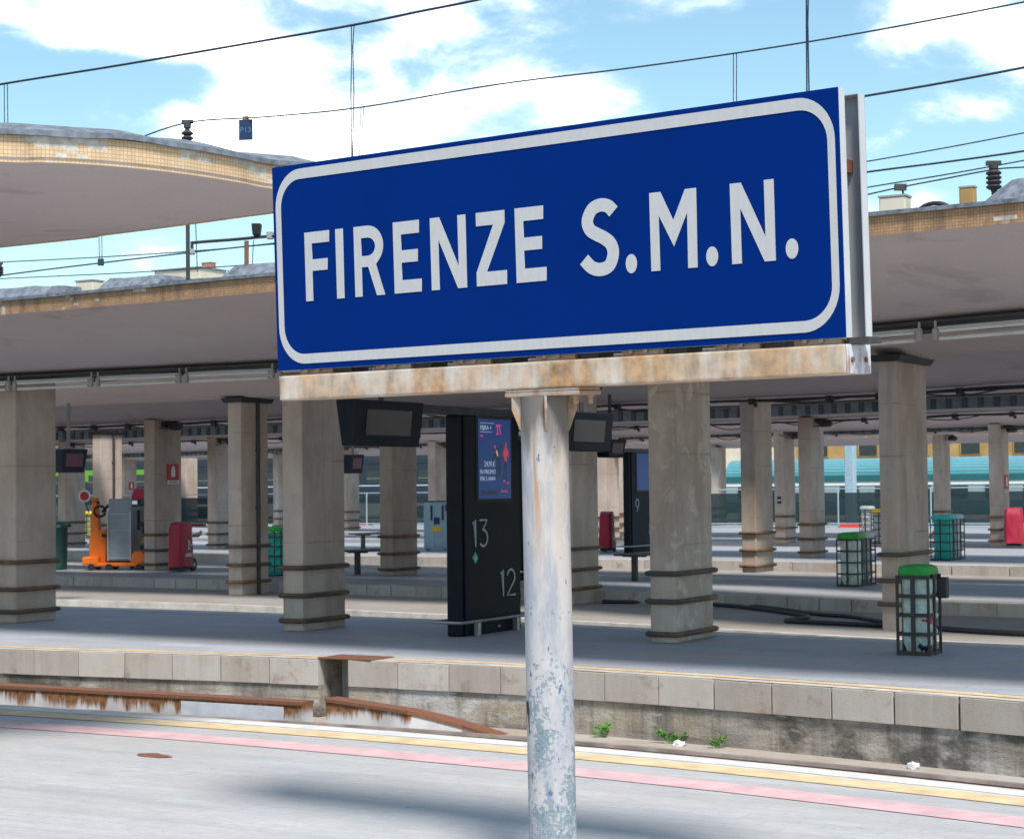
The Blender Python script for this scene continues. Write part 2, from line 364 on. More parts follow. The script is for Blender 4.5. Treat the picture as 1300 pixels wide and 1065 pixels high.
def _reflective():
    t = NT('sign_white_film', .5, 0, .2); v = t.noise(30, 4); g = t.noise(9, 5)
    t.col(t.mix(t.mr(t.noise(60, 3, stretch=(1, 1, .2)), .35, .65), (.425, .42, .435), (.455, .45, .46))); t.bump(g, .03, .001); return t.m
M['letter'] = _reflective()
def _blue():
    t = NT('sign_blue_enamel', .55, 0, .03)
    t.col(t.mix(t.mr(t.noise(1.2, 4), .3, .7), (.0001, .0175, .138), (.0002, .020, .155))); t.bump(t.noise(2.5, 3), .04, .01); return t.m
M['blue'] = _blue()
def _netting():
    t = NT('fence_netting', .8); t.col((.007, .028, .034)); t.b.inputs['Alpha'].default_value = .74; return t.m
M['net'] = _netting()
def _bag(name, c, al):
    t = NT(name, .25); t.col(t.mix(t.mr(t.noise(14, 5), .35, .65), tuple(x * .7 for x in c), c)); t.b.inputs['Alpha'].default_value = al
    t.bump(t.noise(18, 4), .8, .02); return t.m
M['bag'] = _bag('clear_bin_bag', (.72, .86, .80), .84); M['bag_grey'] = _bag('grey_bin_bag', (.34, .36, .38), .75); M['bag_white'] = _bag('white_bin_bag', (.55, .60, .66), .9)
M['bag_yellow'] = _bag('yellow_bin_bag', (.55, .55, .22), .9)
def _cover():
    t = NT('red_tarpaulin', .55); n = t.noise(5, 5, .5, stretch=(1, 1, .35)); t.col(t.mix(t.mr(n, .3, .7), (.30, .008, .03), (.44, .012, .05))); t.bump(n, .8, .06); return t.m
M['cover'] = _cover()
def _fascia(name, c1, c2, dirt, seed, gap_lo):
    """mosaic band: small square tiles, worn away to mortar in stepped patches"""
    t = NT(name, .7); v = track_vec(t); z = t.sep()[2]
    # uv along the band: arc coordinates are stored per vertex
    uv = t.n('ShaderNodeUVMap', uv_map='UVMap').outputs[0]
    br = t.n('ShaderNodeTexBrick'); br.offset = 0.0; br.inputs['Scale'].default_value = 1.0; br.inputs['Brick Width'].default_value = .024; br.inputs['Row Height'].default_value = .024
    br.inputs['Mortar Size'].default_value = .0028; br.inputs['Color1'].default_value = tuple(c1) + (1,); br.inputs['Color2'].default_value = tuple(c2) + (1,); br.inputs['Mortar'].default_value = tuple(x * .72 for x in c1) + (1,)
    t.l(uv, br.inputs['Vector'])
    sn = t.n('ShaderNodeVectorMath', operation='SNAP'); t.l(uv, sn.inputs[0]); sn.inputs[1].default_value = (.06, .03, 1)
    ps = t.noise(1.5, 5, .75, vec=sn.outputs[0], stretch=(1, 2.2, 1)); mask = t.mr(ps, gap_lo, gap_lo + .012)
    x = t.mix(mask, br.outputs['Color'], t.mix(t.mr(t.noise(20, 4), .35, .65), (.60, .56, .50), (.40, .37, .34)))
    d = t.mr(t.noise(4.0, 6, .6, vec=uv, stretch=(1.4, .25, 1)), .45, .72); x = t.mix(t.math('MULTIPLY', d, dirt), x, (.07, .045, .035))
    t.col(x); t.bump(t.math('SUBTRACT', 1.0, mask), .6, .01); return t.m
M['fascia_clean'] = _fascia('mosaic_tan', (.58, .40, .235), (.65, .47, .30), .25, 0, .575)
M['fascia_dirty'] = _fascia('mosaic_brown_dirty', (.33, .185, .095), (.42, .255, .14), .85, 3, .585)
def _post():
    t = NT('post_flaking_paint', .55); px, py, z = t.sep()
    v1 = t.noise(2.6, 8, .66, stretch=(1.6, 1.6, .5)); x = t.mix(t.mr(v1, .42, .58), (.47, .445, .455), (.29, .305, .365))
    wv = t.noise(3.5, 7, .6, stretch=(2.2, 2.2, .10)); hi = t.mr(z, .8, 1.8)
    x = t.mix(t.math('MULTIPLY', t.mr(wv, .46, .60), hi), x, (.46, .37, .28))
    x = t.mix(t.math('MULTIPLY', t.mr(t.noise(4.5, 6, .6, stretch=(2.6, 2.6, .06)), .54, .62), t.mr(z, 1.2, 1.8)), x, (.40, .19, .06))
    x = t.mix(t.mr(t.noise(6, 7, .7, stretch=(1.3, 1.3, .3)), .52, .66, 0, .75), x, (.25, .265, .32))
    x = t.mix(t.mr(t.noise(9, 6, .7, stretch=(1, 1, .25)), .60, .68, 0, .8), x, (.60, .585, .59))
    # flaked patches, mostly low on the post
    fl = t.math('ADD', t.noise(10, 9, .75, stretch=(1, 1, .7), dist=.3), t.mr(z, .70, 1.15, .0, -.17)); fl2 = t.noise(60, 4, .6)
    m = t.mr(t.math('ADD', t.math('MULTIPLY', fl, .62), t.math('MULTIPLY', fl2, .38)), .495, .515)
    x = t.mix(m, x, t.mix(t.mr(fl2, .4, .6), (.12, .18, .22), (.24, .29, .33)))
    nicks = t.mr(t.noise(24, 3, .5, stretch=(1, 1, .6)), .695, .71); x = t.mix(nicks, x, (.10, .15, .27))
    # darker brown towards the flange, broken up by noise
    dark_top = t.math('ADD', t.mr(z, 1.60, 1.98), t.mr(t.noise(6, 6, .6, stretch=(1.5, 1.5, .25)), .3, .7, -.35, .35)); x = t.mix(t.mr(dark_top, .40, .9, 0, .9), x, (.115, .095, .085))
    t.col(x); t.bump(t.math('SUBTRACT', t.math('MULTIPLY', m, -1.0), t.math('MULTIPLY', nicks, .5)), .5, .004); return t.m
M['post'] = _post()
M['beam'] = metal_rust('beam_white_rusty', (.56, .51, .46), (.50, .275, .125), .78, 2.4, True, 2.0)
M['flange'] = metal_rust('flange_rusty', (.36, .30, .26), (.42, .21, .08), .62, 7)
M['endcap'] = metal_rust('beam_end_rusty', (.58, .60, .66), (.26, .09, .035), .50, 9, True, 5.0)
def _stringer():
    t = NT('rail_stringer_rust_runs', .8); v = track_vec(t); z = t.sep()[2]
    x = t.mix(t.mr(t.noise(3, 6), .4, .6), (.42, .41, .42), (.56, .55, .57))
    runs = t.math('ADD', t.noise(3.0, 7, .68, vec=v, stretch=(2.4, .3, .22)), t.mr(z, -.56, -.31, -.20, .20))
    x = t.mix(t.mr(runs, .50, .62), x, t.mix(t.mr(t.noise(22, 5), .35, .65), (.26, .12, .04), (.12, .05, .022)))
    t.col(x); t.bump(runs, .3, .01); return t.m
M['stringer'] = _stringer()
M['white_patch'] = plain('white_patch_paint', (.50, .52, .58), .7, var=.15, scale=6)
M['rust'] = metal_rust('rusty_steel', (.17, .075, .045), (.26, .095, .045), .5, 5, False)
def _emit(name, c, s):
    t = NT(name, .3); t.col((.01, .01, .01)); t.set(t.b.inputs['Emission Color'], c); t.b.inputs['Emission Strength'].default_value = s; return t.m
M['scr_blue'] = _emit('lit_screen_blue', (.0015, .019, .085), .40)
M['scr_deep'] = _emit('lit_screen_deep', (.002, .01, .03), .4)
M['scr_red'] = _emit('lit_screen_red', (.30, .015, .04), .4)
M['scr_mag'] = _emit('lit_screen_magenta', (.40, .015, .16), .4)
M['scr_white'] = _emit('lit_screen_white', (.20, .25, .33), .42)
M['scr_skin'] = _emit('lit_screen_skin', (.35, .2, .16), .4)
M['num'] = plain('number_grey', (.42, .47, .52), .5, var=.05)
M['p13'] = plain('plate_navy', (.006, .022, .075), .5, var=.1)
M['p13_text'] = plain('plate_text', (.05, .16, .30), .5, var=.05)

# ------------------------------------------------------------------ platform layout (edges in s, n)
E_near = lin([(-60, 11.4), (-11, 10.74), (-8.3, 10.82), (-6.1, 10.68), (-4.3, 10.48), (-3.7, 10.36), (4, 8.7)])
E_A0 = lin([(-60, 14.3), (-14.6, 14.5), (-11.4, 14.93), (-8.5, 15.02), (-5.7, 14.6), (-3.8, 14.17), (4, 12.0)])
E_A1 = lin([(-70, 20.9), (-16.4, 20.3), (-10.5, 19.9), (-8.3, 19.4), (-5.1, 19.1), (4, 17.8)])
E_B0 = lin([(-70, 24.6), (-19, 23.9), (-12, 22.7), (-7, 21.4), (4, 19.8)])
E_C0 = lin([(-70, 29.6), (-22, 27.3), (-18.8, 26.7), (-11, 26.0), (-8.9, 25.5), (-6.8, 25.4), (4, 24.4)])
E_C1 = lin([(-80, 33.6), (-20, 31.4), (-9.4, 30.4), (-8, 30.1), (4, 29)])
E_G0 = lin([(-90, 37), (-15, 32.4), (4, 30.6)])
E_D0 = lin([(-90, 41), (-15.7, 37.5), (-11.3, 36.7), (-9.7, 36.4), (4, 35.2)])
E_D1 = lin([(-90, 50), (-13.2, 46), (4, 45)])
E_E0 = lin([(-100, 53), (-14, 49.2), (4, 48)])
E_E1 = lin([(-100, 56.5), (-16, 53.2), (4, 52)])
E_F0 = lin([(-110, 60.5), (-16, 56.8), (4, 56)])
E_F1 = lin([(-130, 73), (4, 72)])
S_MAX = 3.0
def srange(s0, s1, st=.5):
    k = int(round((s1 - s0) / st)); return [s0 + (s1 - s0) * i / k for i in range(k + 1)]
def sheet(name, f0, f1, s0, z, mat, parent=None, d0=0.0, d1=0.0, st=.5, s1=S_MAX, kind='structure'):
    m = MB(); ss = srange(s0, s1, st)
    for s in ss:
        m.v.append(tuple(W(s, f0(s) + d0, z))); m.v.append(tuple(W(s, f1(s) + d1, z)))
    for i in range(len(ss) - 1): m.face((2 * i, 2 * i + 2, 2 * i + 3, 2 * i + 1))
    o = m.build(name, mat, parent)
    if parent is None and kind: tag(o, kind=kind)
    return o
def slab(name, f0, f1, s0, z0, z1, mat, parent=None, d0=0.0, d1=0.0, st=.5, s1=S_MAX, skip=None):
    """a kerb or wall running along the tracks"""
    m = MB(); ss = srange(s0, s1, st)
    for s in ss:
        a, b = f0(s) + d0, f1(s) + d1
        for n_, z in ((a, z0), (b, z0), (b, z1), (a, z1)): m.v.append(tuple(W(s, n_, z)))
    for i in range(len(ss) - 1):
        for q in range(4): m.face((4 * i + q, 4 * i + (q + 1) % 4, 4 * i + 4 + (q + 1) % 4, 4 * i + 4 + q))
    m.face((0, 1, 2, 3)); k = 4 * (len(ss) - 1); m.face((k, k + 1, k + 2, k + 3))
    return m.build(name, mat, parent)
BED = -0.56
g = MB(); g.quad((-900, -200, BED - .3), (900, -200, BED - .3), (900, 1500, BED - .3), (-900, 1500, BED - .3)); tag(g.build('ground', M['bed']), kind='structure')
tag(sheet('track_bed', lambda s: 8.0, lambda s: 74.0, -130, BED, M['bed'], st=5), kind='structure')

# near platform (we stand on it), its pale edge and worn painted lines
near = slab('platform', lambda s: -14.0, E_near, -60, BED - .2, 0.0, M['near_pave'], d1=-.30); tag(near, kind='structure')
slab('edge_stone', E_near, E_near, -60, BED - .2, .002, M['pale_edge'], near, d0=-.297, d1=0)
sheet('white_line', E_near, E_near, -60, .0042, M['white_paint'], near, d0=-.20, d1=-.05)
sheet('yellow_line', E_near, E_near, -60, .0042, M['yellow_paint'], near, d0=-.48, d1=-.25)
sheet('red_line', E_near, E_near, -60, .0042, M['pink_paint'], near, d0=-1.04, d1=-.77)

def edge_blocks(parent, edge, s0, s1, ln, h, d, z, mat, proud=.0, skip=None, name='edge_block', jit=.003):
    """stone blocks along an edge, each its own object; a few shared meshes with slightly different sizes"""
    meshes = []
    for k in range(4):
        b = MB(); b.box((ln / 2 - .004, d / 2, -h / 2), (ln - .004 - .002 * k, d, h)); meshes.append(b.mesh(name, mat, bevel=.003))
    s = s0; i = 0
    while s < s1:
        if not (skip and skip[0] - ln * .0 < s + ln * .5 < skip[1]):
            p = W(s, edge(s) - proud + rnd.uniform(-jit, jit), z + rnd.uniform(-.003, .003)); q = W(s + ln, edge(s + ln) - proud, z)
            link(name, meshes[rnd.randrange(4)], parent, p, math.atan2(q.y - p.y, q.x - p.x))
        s += ln * CP / CP; i += 1
NS0, NS1 = SN(at(395, 838))[0], SN(at(426, 840))[0]         # drain niche in the face of the middle platform
# middle platform: paving, block edge, lower wall set back beneath it
midp = slab('platform', E_A0, E_A1, -60, -.60, 0.0, M['pave'], d0=.42, d1=-.32); tag(midp, kind='structure')
slab('pale_kerb', E_A1, E_A1, -60, -.6, .001, M['pale_edge'], midp, d0=-.318, d1=0)
BL = .56
off = NS0 - BL * 40
edge_blocks(midp, E_A0, NS0 - BL * 30, NS0 - .01, BL, .25, .40, -.001, M['block'])
edge_blocks(midp, E_A0, NS1 + .02, 3.0, BL, .25, .40, -.001, M['block'])
slab('lower_wall', E_A0, E_A0, -60, BED - .1, -.252, M['wall'], midp, d0=.025, d1=.41, s1=NS0 - .01)
slab('lower_wall', E_A0, E_A0, NS1 + .01, BED - .1, -.252, M['wall'], midp, d0=.025, d1=.41)
sheet('yellow_line', E_A0, E_A0, -60, .0042, M['yellow_paint'], midp, d0=.20, d1=.34)
sheet('pale_band', E_A0, E_A0, -60, .0042, M['pale_edge'], midp, d0=.02, d1=.16)
m = MB(); sc_ = (NS0 + NS1) / 2
m.box((0, 0, .006), (NS1 - NS0 + .30, .40, .010)); o = link('rusty_cover_plate', m.mesh('rusty_cover_plate', M['rust']), midp, W(sc_ + .13, E_A0(sc_) + .21, 0.004), -PH)
# low service strip with the second row of columns
strip = slab('service_strip', E_B0, E_C0, -60, -.9, -.18, M['strip'], d1=.1); tag(strip, kind='structure')
slab('pale_kerb', E_B0, E_B0, -60, -.9, -.177, M['pale_edge'], strip, d0=-.12, d1=0)
# platform beyond
farp = slab('platform', E_C0, E_C1, -75, -.6, 0.0, M['pave_far'], d0=.37, d1=-.32); tag(farp, kind='structure')
slab('pale_kerb', E_C1, E_C1, -75, -.6, .001, M['pale_edge'], farp, d0=-.318, d1=0)
edge_blocks(farp, E_C0, -31, 3.0, .53, .24, .36, -.001, M['block'], jit=.01)
slab('lower_wall', E_C0, E_C0, -75, BED - .1, -.243, M['wall'], farp, d0=.03, d1=.36)
strip2 = slab('service_strip', E_G0, E_D0, -90, -.9, -.2, M['strip'], d1=.1); tag(strip2, kind='structure')
dp = slab('platform', E_D0, E_D1, -90, -.6, 0.0, M['pave_far'], d0=.37); tag(dp, kind='structure')
edge_blocks(dp, E_D0, -40, 3.0, 1.2, .36, .36, -.001, M['block'], jit=.01)
slab('lower_wall', E_D0, E_D0, -90, BED - .1, -.363, M['wall'], dp, d0=.03, d1=.36)
ep = slab('platform', E_E0, E_E1, -110, -.6, 0.0, M['pave_far']); tag(ep, kind='structure')
fp = slab('platform', E_F0, E_F1, -130, -.6, 0.0, M['pave_far']); tag(fp, kind='structure')

# drain niche interior
ni = MB()
for dx in (-1, 1): ni.box((dx * (NS1 - NS0 + .06) / 2, .22, -.28), (.03, .40, .55))
ni.box((0, .42, -.28), (NS1 - NS0 + .1, .02, .55))
link('drain_niche', ni.mesh('drain_niche', M['wall']), midp, W(sc_, E_A0(sc_) + .015, -.01), -PH)

# rusty stringer with the rail, first track
def stringer(name, pts, label):
    r = thing(name, label, 'rail', W(*pts[0][:2], BED), 0); o0 = r.location.copy()
    top, side = MB(), MB()
    for mb, zz, wd in ((side, (0, -.02), .17), (top, (-.02, .012), .20)):
        for (s, n_, z) in pts:
            for dn, dz in ((-wd / 2, None), (wd / 2, None), (wd / 2, 1), (-wd / 2, 1)):
                if mb is side: zq = BED if dz is None else z - .02
                else: zq = z - .019 if dz is None else z + .012
                mb.v.append(tuple(W(s, n_ + dn, zq) - o0))
        for i in range(len(pts) - 1):
            for q in range(4): mb.face((4 * i + q, 4 * i + (q + 1) % 4, 4 * i + 4 + (q + 1) % 4, 4 * i + 4 + q))
        k = 4 * (len(pts) - 1); mb.face((0, 1, 2, 3)); mb.face((k, k + 1, k + 2, k + 3))
    side.build('concrete_side', M['stringer'], r); top.build('rusty_top', M['rust'], r)
    return r
stringer('rail_stringer', [(-40, 13.6, -.28)] + [(s, 13.97 + .03 * math.sin(s), -.29) for s in (-20, -16, -14, -12, -11.2)] + [(SN(atn(391, 880, 14.0))[0], 13.99, -.29)], 'long rusty rail on a stained concrete stringer, left of the drain niche')
p0 = SN(at(414, 889, -.29)); p1 = SN(at(520, 905, -.36)); p2 = SN(at(590, 921, -.50))
stringer('rail_stringer', [(p0[0], p0[1] + .08, -.28), (p1[0], p1[1] + .07, -.35), ((p1[0] + p2[0]) / 2, (p1[1] + p2[1]) / 2 + .06, -.42), (p2[0], p2[1] + .05, -.50), (p2[0] + .4, p2[1], -.57)], 'short rusty rail piece sloping down into the track bed, right of the drain niche')
wp0, wp1 = SN(atn(228, 884, 13.88))[0], SN(atn(358, 890, 13.88))[0]; m = MB(); m.box((0, 0, 0), (wp1 - wp0, .006, .20)); wp = m.mesh('white_patch', M['white_patch'])
t = [o for o in C.objects if o.name == 'rail_stringer'][0]; o = link('white_patch', wp, t, W((wp0 + wp1) / 2, 13.872 + .03 * math.sin((wp0 + wp1) / 2), -.43) - t.location, -PH)
pst = thing('stringer_post', 'small pale steel stub between the two rusty rail pieces', 'bracket', W(SN(at(398, 885, -.3))[0], 14.0, BED))
m = MB(); m.box((0, 0, .13), (.09, .10, .26)); m.build('stub', M['aluminium'], pst, bevel=.006); m = MB(); m.box((.0, 0, .267), (.26, .16, .015)); m.build('cap_plate', M['steel'], pst)
def rails(nf, s0, z, label, gauge=1.435):
    r = thing('railway_track', label, 'track', W(0, nf(0), z), 0); o0 = r.location.copy()
    for d in (-gauge / 2, gauge / 2):
        mb = MB(); ss = srange(s0, S_MAX, 1.0)
        for s in ss:
            for dn, dz in ((-.06, 0), (.06, 0), (.03, .03), (.03, .13), (-.03, .13), (-.03, .03)): mb.v.append(tuple(W(s, nf(s) + d + dn, z + dz) - o0))
        for i in range(len(ss) - 1):
            for q in range(6): mb.face((6 * i + q, 6 * i + (q + 1) % 6, 6 * i + 6 + (q + 1) % 6, 6 * i + 6 + q))
        mb.build('rail', M['rust'], r)
        hd = MB()
        for s in ss:
            for dn, dz in ((-.034, .118), (.034, .118), (.030, .142), (-.030, .142)): hd.v.append(tuple(W(s, nf(s) + d + dn, z + dz) - o0))
        for i in range(len(ss) - 1):
            for q in range(4): hd.face((4*i+q, 4*i+(q+1) % 4, 4*i+4+(q+1) % 4, 4*i+4+q))
        hd.build('rail_head', M['rail'], r)
    sl = MB(); sl.box((0, 0, 0), (.22, 2.3, .12)); me = sl.mesh('sleeper', M['wall'])
    s = s0 / 3
    while s < S_MAX:
        p = W(s, nf(s), z - .02) - o0; link('sleeper', me, r, p, -PH); s += .65
rails(lambda s: (E_near(s) + E_A0(s)) / 2 + .17, -36, BED - .015, 'railway track in the pit between the near and the middle platform')
rails(lambda s: (E_A1(s) + E_B0(s)) / 2, -42, BED + .04, 'railway track behind the middle platform, before the low service strip')

# litter and weeds along the wall foot
def weed(px, py, size, label, seed):
    r = random.Random(seed); p = at(px, py, BED); sn_ = SN(p); p = W(sn_[0], min(sn_[1], E_A0(sn_[0]) - .07), BED); t = thing('weed', label, 'weed', p, 0, 'weeds along the wall foot'); lv = MB(); st = MB()
    for k in range(7):
        a = r.uniform(0, 2 * PI); l = size * r.uniform(.5, 1.0); tip = Vector((math.cos(a) * l * .7, math.sin(a) * l * .5, l * r.uniform(.35, .95)))
        st.tube([(0, 0, 0), tip * .5 + Vector((0, 0, .02)), tip], .003, 4)
        for q in range(9):
            c = tip * r.uniform(.35, 1.0); d = Vector((r.uniform(-1, 1), r.uniform(-1, 1), r.uniform(-.2, .8))).normalized() * size * .22; e = d.cross(Vector((r.uniform(-1, 1), r.uniform(-1, 1), 1))).normalized() * size * .07
            lv.quad(c, c + d * .5 + e, c + d, c + d * .5 - e)
    st.build('stem', M['leaf'], t); tag(lv.build('leaves', M['leaf'], t), kind='stuff')
weed(786, 930, .17, 'green weed tuft at the wall foot, just right of the sign post', 1)
weed(869, 938, .20, 'upright green weed in the middle of the wall foot, beside a white scrap', 2)
weed(929, 943, .15, 'low spreading green weed at the wall foot, rightmost of the three tufts', 3)
def scrap(px, py, z, sz, mat, label, seed, name='litter_scrap', cat='litter'):
    r = random.Random(seed); b = bmesh.new(); bmesh.ops.create_icosphere(b, subdivisions=2, radius=1)
    for v in b.verts: v.co = Vector((v.co.x * sz[0], v.co.y * sz[1], max(0, (v.co.z + .4) * sz[2]))) * (1 + .5 * noise.noise(v.co * 2 + Vector((seed, 0, 0))))
    me = bpy.data.meshes.new(name); b.to_mesh(me); b.free(); me.materials.append(mat); p = at(px, py, z); sn_ = SN(p)
    if z < -.1: p = W(sn_[0], min(sn_[1], E_A0(sn_[0]) - .12), z)
    return tag(link(name, me, None, p, r.uniform(0, 3)), label, cat)
scrap(880, 941, BED, (.07, .05, .03), M['paper'], 'crumpled white scrap lying beside the upright weed', 4)
scrap(1200, 958, BED, (.05, .05, .04), M['paper'], 'crumpled white cup lying at the wall foot far right', 5)
scrap(194, 959, 0.0, (.16, .07, .004), M['rust'], 'flat rusty iron lid set in the near paving', 6, 'manhole_lid', 'manhole lid')

# ------------------------------------------------------------------ canopies
VAL = 3.07
def canopy(name, row, s0, s1, front, rear, label, fasc, fz=3.55, rz_=3.52, front_edge=None, th=.14, cat='canopy', VAL=VAL):
    """butterfly roof: lowest over its row of columns, rising to both edges"""
    r = thing(name, label, cat, W((s0 + s1) / 2, row((s0 + s1) / 2), VAL), 0); o0 = r.location.copy(); ss = srange(s0, s1, 1.0)
    fe = front_edge or (lambda s: row(s) - front)
    prof = lambda s: [(fe(s), fz), (fe(s) + (row(s) - fe(s)) * .5, (fz + VAL) / 2 + .02), (row(s) - .25, VAL), (row(s) + .25, VAL), (row(s) + rear * .5, (rz_ + VAL) / 2 + .02), (row(s) + rear, rz_)]
    sof, top = MB(), MB()
    for mb, dz in ((sof, 0.0), (top, th + .02)):
        for s in ss:
            for n_, z in prof(s): mb.v.append(tuple(W(s, n_, z + dz + (0 if mb is sof else .05 * noise.noise(Vector((s * .9, n_, 0))))) - o0))
        for i in range(len(ss) - 1):
            for q in range(5): mb.face((6 * i + q, 6 * i + q + 1, 6 * i + 7 + q, 6 * i + 6 + q))
    sof.build('soffit', M['soffit'], r, smooth=True); top.build('roof_felt', M['felt'], r, smooth=True)
    band('fascia', [W(s, fe(s) - .004, fz) - o0 for s in ss], th, fasc, r)
    band('fascia', [W(s, row(s) + rear + .004, rz_) - o0 for s in ss], th, fasc, r)
    for s in (s0, s1):
        e = MB(); k = len(prof(s)); e.v = [tuple(W(s, n_, z) - o0) for n_, z in prof(s)] + [tuple(W(s, n_, z + th + .02) - o0) for n_, z in prof(s)]
        for q in range(k - 1): e.face((q, q + 1, q + 1 + k, q + k))
        e.build('end_face', M['soffit'], r)
    return r, o0
def band(name, pts, th, mat, parent, drop=.012):
    """vertical strip with metric UVs for the tile pattern; the upper rim is ragged felt flashing"""
    m = MB(); uv = []; a = 0
    for i, p in enumerate(pts):
        if i: a += (Vector(p) - Vector(pts[i - 1])).length
        m.v += [(p[0], p[1], p[2] - drop), (p[0], p[1], p[2] + th)]; uv += [(a, 0), (a, th + drop)]
    for i in range(len(pts) - 1): m.face((2 * i, 2 * i + 2, 2 * i + 3, 2 * i + 1))
    me = bpy.data.meshes.new(name); me.from_pydata(m.v, [], m.f); me.materials.append(mat)
    ul = me.uv_layers.new(name='UVMap')
    for lp in me.loops: ul.data[lp.index].uv = uv[lp.vertex_index]
    o = link(name, me, parent)
    t = MB(); n = len(pts)
    for i, p in enumerate(pts):
        q = Vector(pts[min(i + 1, n - 1)]) - Vector(pts[max(i - 1, 0)]); q.z = 0; q.normalize(); nn = Vector((q.y, -q.x, 0))
        w = .018 * noise.noise(Vector(p) * 2.3)
        for d, z in ((-.06, .0), (.03, -.004 + w), (.03, .028 + w), (-.06, .036 + w)): t.v.append(tuple(Vector(p) + nn * d + Vector((0, 0, th + z))))
    for i in range(n - 1):
        for k in range(4): t.face((4 * i + k, 4 * i + (k + 1) % 4, 4 * i + 4 + (k + 1) % 4, 4 * i + 4 + k))
    t.build('flashing', M['felt'], o); return o
R_A = lin([(-60, 17.3), (-17, 17.75), (-12, 17.95), (-8, 17.85), (-6, 17.4), (-4.4, 16.7), (4, 14.4)])
R_B = lin([(-70, 27), (-20, 26.2), (-13.4, 25.6), (-7.2, 22.9), (4, 21.8)])
R_C = lin([(-75, 32.6), (-26, 30.6), (-20, 29.9), (-10, 29.1), (-7.2, 27.5), (4, 25.6)])
R_G = lin([(-90, 41), (-33, 36.5), (-13.6, 33.0), (4, 31.6)])
R_D = lin([(-100, 45), (-33, 41.6), (-15.2, 40.1), (-11.9, 38.9), (4, 36.6)])
R_E = lin([(-110, 66), (-60, 58), (-32, 51.3), (-20, 49.5), (-13, 48.4), (4, 46.6)])
R_F = lin([(-110, 76), (-59, 66.9), (-47, 63.3), (-42, 60.1), (-27, 56.2), (-17.5, 56.4), (4, 54)])
R_H = lin([(-120, 72), (-57, 70.5), (-30, 70), (4, 68.6)])
F_A = lin([(-60, 15.0), (-14.85, 14.76), (-11, 14.54), (-4.84, 13.91), (-3.64, 13.85), (4, 12.9)])
canA, oA = canopy('platform_canopy', R_A, -34, 3, 3, 1.4, 'long concrete canopy over the middle platform with dirty brown mosaic edge', M['fascia_dirty'], front_edge=F_A, rz_=3.34)
canopy('platform_canopy', R_B, -44, 3, 2.1, 1.2, 'narrow concrete canopy on the capped columns behind the middle platform', M['fascia_dirty'], fz=3.55, rz_=3.50, VAL=3.235)
canopy('platform_canopy', R_C, -55, 3, 2.3, 1.2, 'concrete canopy over the platform with the orange lift', M['fascia_dirty'], fz=3.48, rz_=3.45)
canopy('platform_canopy', R_G, -62, 3, 1.4, 1.0, 'concrete canopy over the second low strip, in the depth of the hall', M['fascia_dirty'], fz=3.52, rz_=3.48, VAL=3.235)
canopy('platform_canopy', R_D, -75, 3, 2.3, 1.2, 'distant concrete canopy over the platform with the grey lift', M['fascia_dirty'], fz=3.46, rz_=3.42)
canopy('platform_canopy', R_E, -95, 3, 1.8, 1.2, 'remote concrete canopy two platforms before the fence', M['fascia_dirty'], fz=3.40, rz_=3.36)
canopy('platform_canopy', R_F, -95, 3, 1.6, 1.2, 'remote concrete canopy on the last platform before the fence', M['fascia_dirty'], fz=3.38, rz_=3.34)
canopy('platform_canopy', R_H, -95, 3, 1.6, 1.6, 'farthest concrete canopy, just beyond the fence and before the trains', M['fascia_dirty'], fz=3.34, rz_=3.3)
# bitumen mounds on the middle canopy's roof
def mound(px0, px1, n_, h, ln_up):
    s0 = SN(atn(px0, 350, n_))[0]; s1 = SN(atn(px1, 350, n_))[0]; zb = 3.52; m = MB(); nx, ny = 22, 10
    for i in range(nx + 1):
        s = s0 + (s1 - s0) * i / nx
        for j in range(ny + 1):
            q = j / ny; hz = h * min(1, (s - s0) / ln_up) * min(1, (s1 - s) / .12 + .3) * min(1, q * 3.2, (1 - q) * 3.2)
            nz_ = noise.noise(Vector((s * 3, q * 4, h * 9))) * .02 + noise.noise(Vector((s * 9, q * 11, h))) * .007
            m.v.append(tuple(W(s, n_ - .9 + 1.8 * q, zb + hz + nz_ * min(1, 4 * hz)) - oA))
    for i in range(nx):
        for j in range(ny): a = i * (ny + 1) + j; m.face((a, a + 1, a + ny + 2, a + ny + 1))
    m.build('roof_mound', M['felt'], canA, smooth=True)
mound(-60, 103, 16.4, .50, .5); mound(100, 238, 16.4, .52, .8); mound(250, 400, 16.4, .54, .8); mound(1190, 1420, 15.4, .56, .75); mound(1085, 1165, 15.6, .27, .3)

# rounded canopy end over our own platform, upper left
lc = thing('platform_canopy', 'rounded end of the nearest canopy with tan mosaic edge, upper left', 'canopy', W(-14, 7.2, 3.55), 0); oL = lc.location.copy()
far = [SN(at(x, y, 3.55)) for x, y in ((0, 313), (120, 299), (230, 285), (310, 274), (345, 269.5))]
nearp = [SN(at(x, 203 + .00029 * x * x, 3.55)) for x in (345, 300, 250, 200, 150, 100, 50, 0)]
tip = [(-7.32, 10.28), (-7.10, 10.08), (-7.07, 9.8)]
outl = [(-30, 10.9), (-20, 10.8)] + far + tip + nearp + [(-8.5, 7.0), (-9.3, 6.0), (-10.6, 5.0), (-13, 4.3), (-16, 4.1), (-30, 4.0)]
pts = [W(s, n_, 3.55) - oL for s, n_ in catmull(outl, 6)]
m = MB(); m.prism([(p.x, p.y) for p in pts], 0, .02); m.build('soffit', M['soffit'], lc)
band('fascia', list(reversed(pts)), .145, M['fascia_clean'], lc)
m = MB(); N_ = len(pts); cx = sum(p.x for p in pts) / N_; cy = sum(p.y for p in pts) / N_
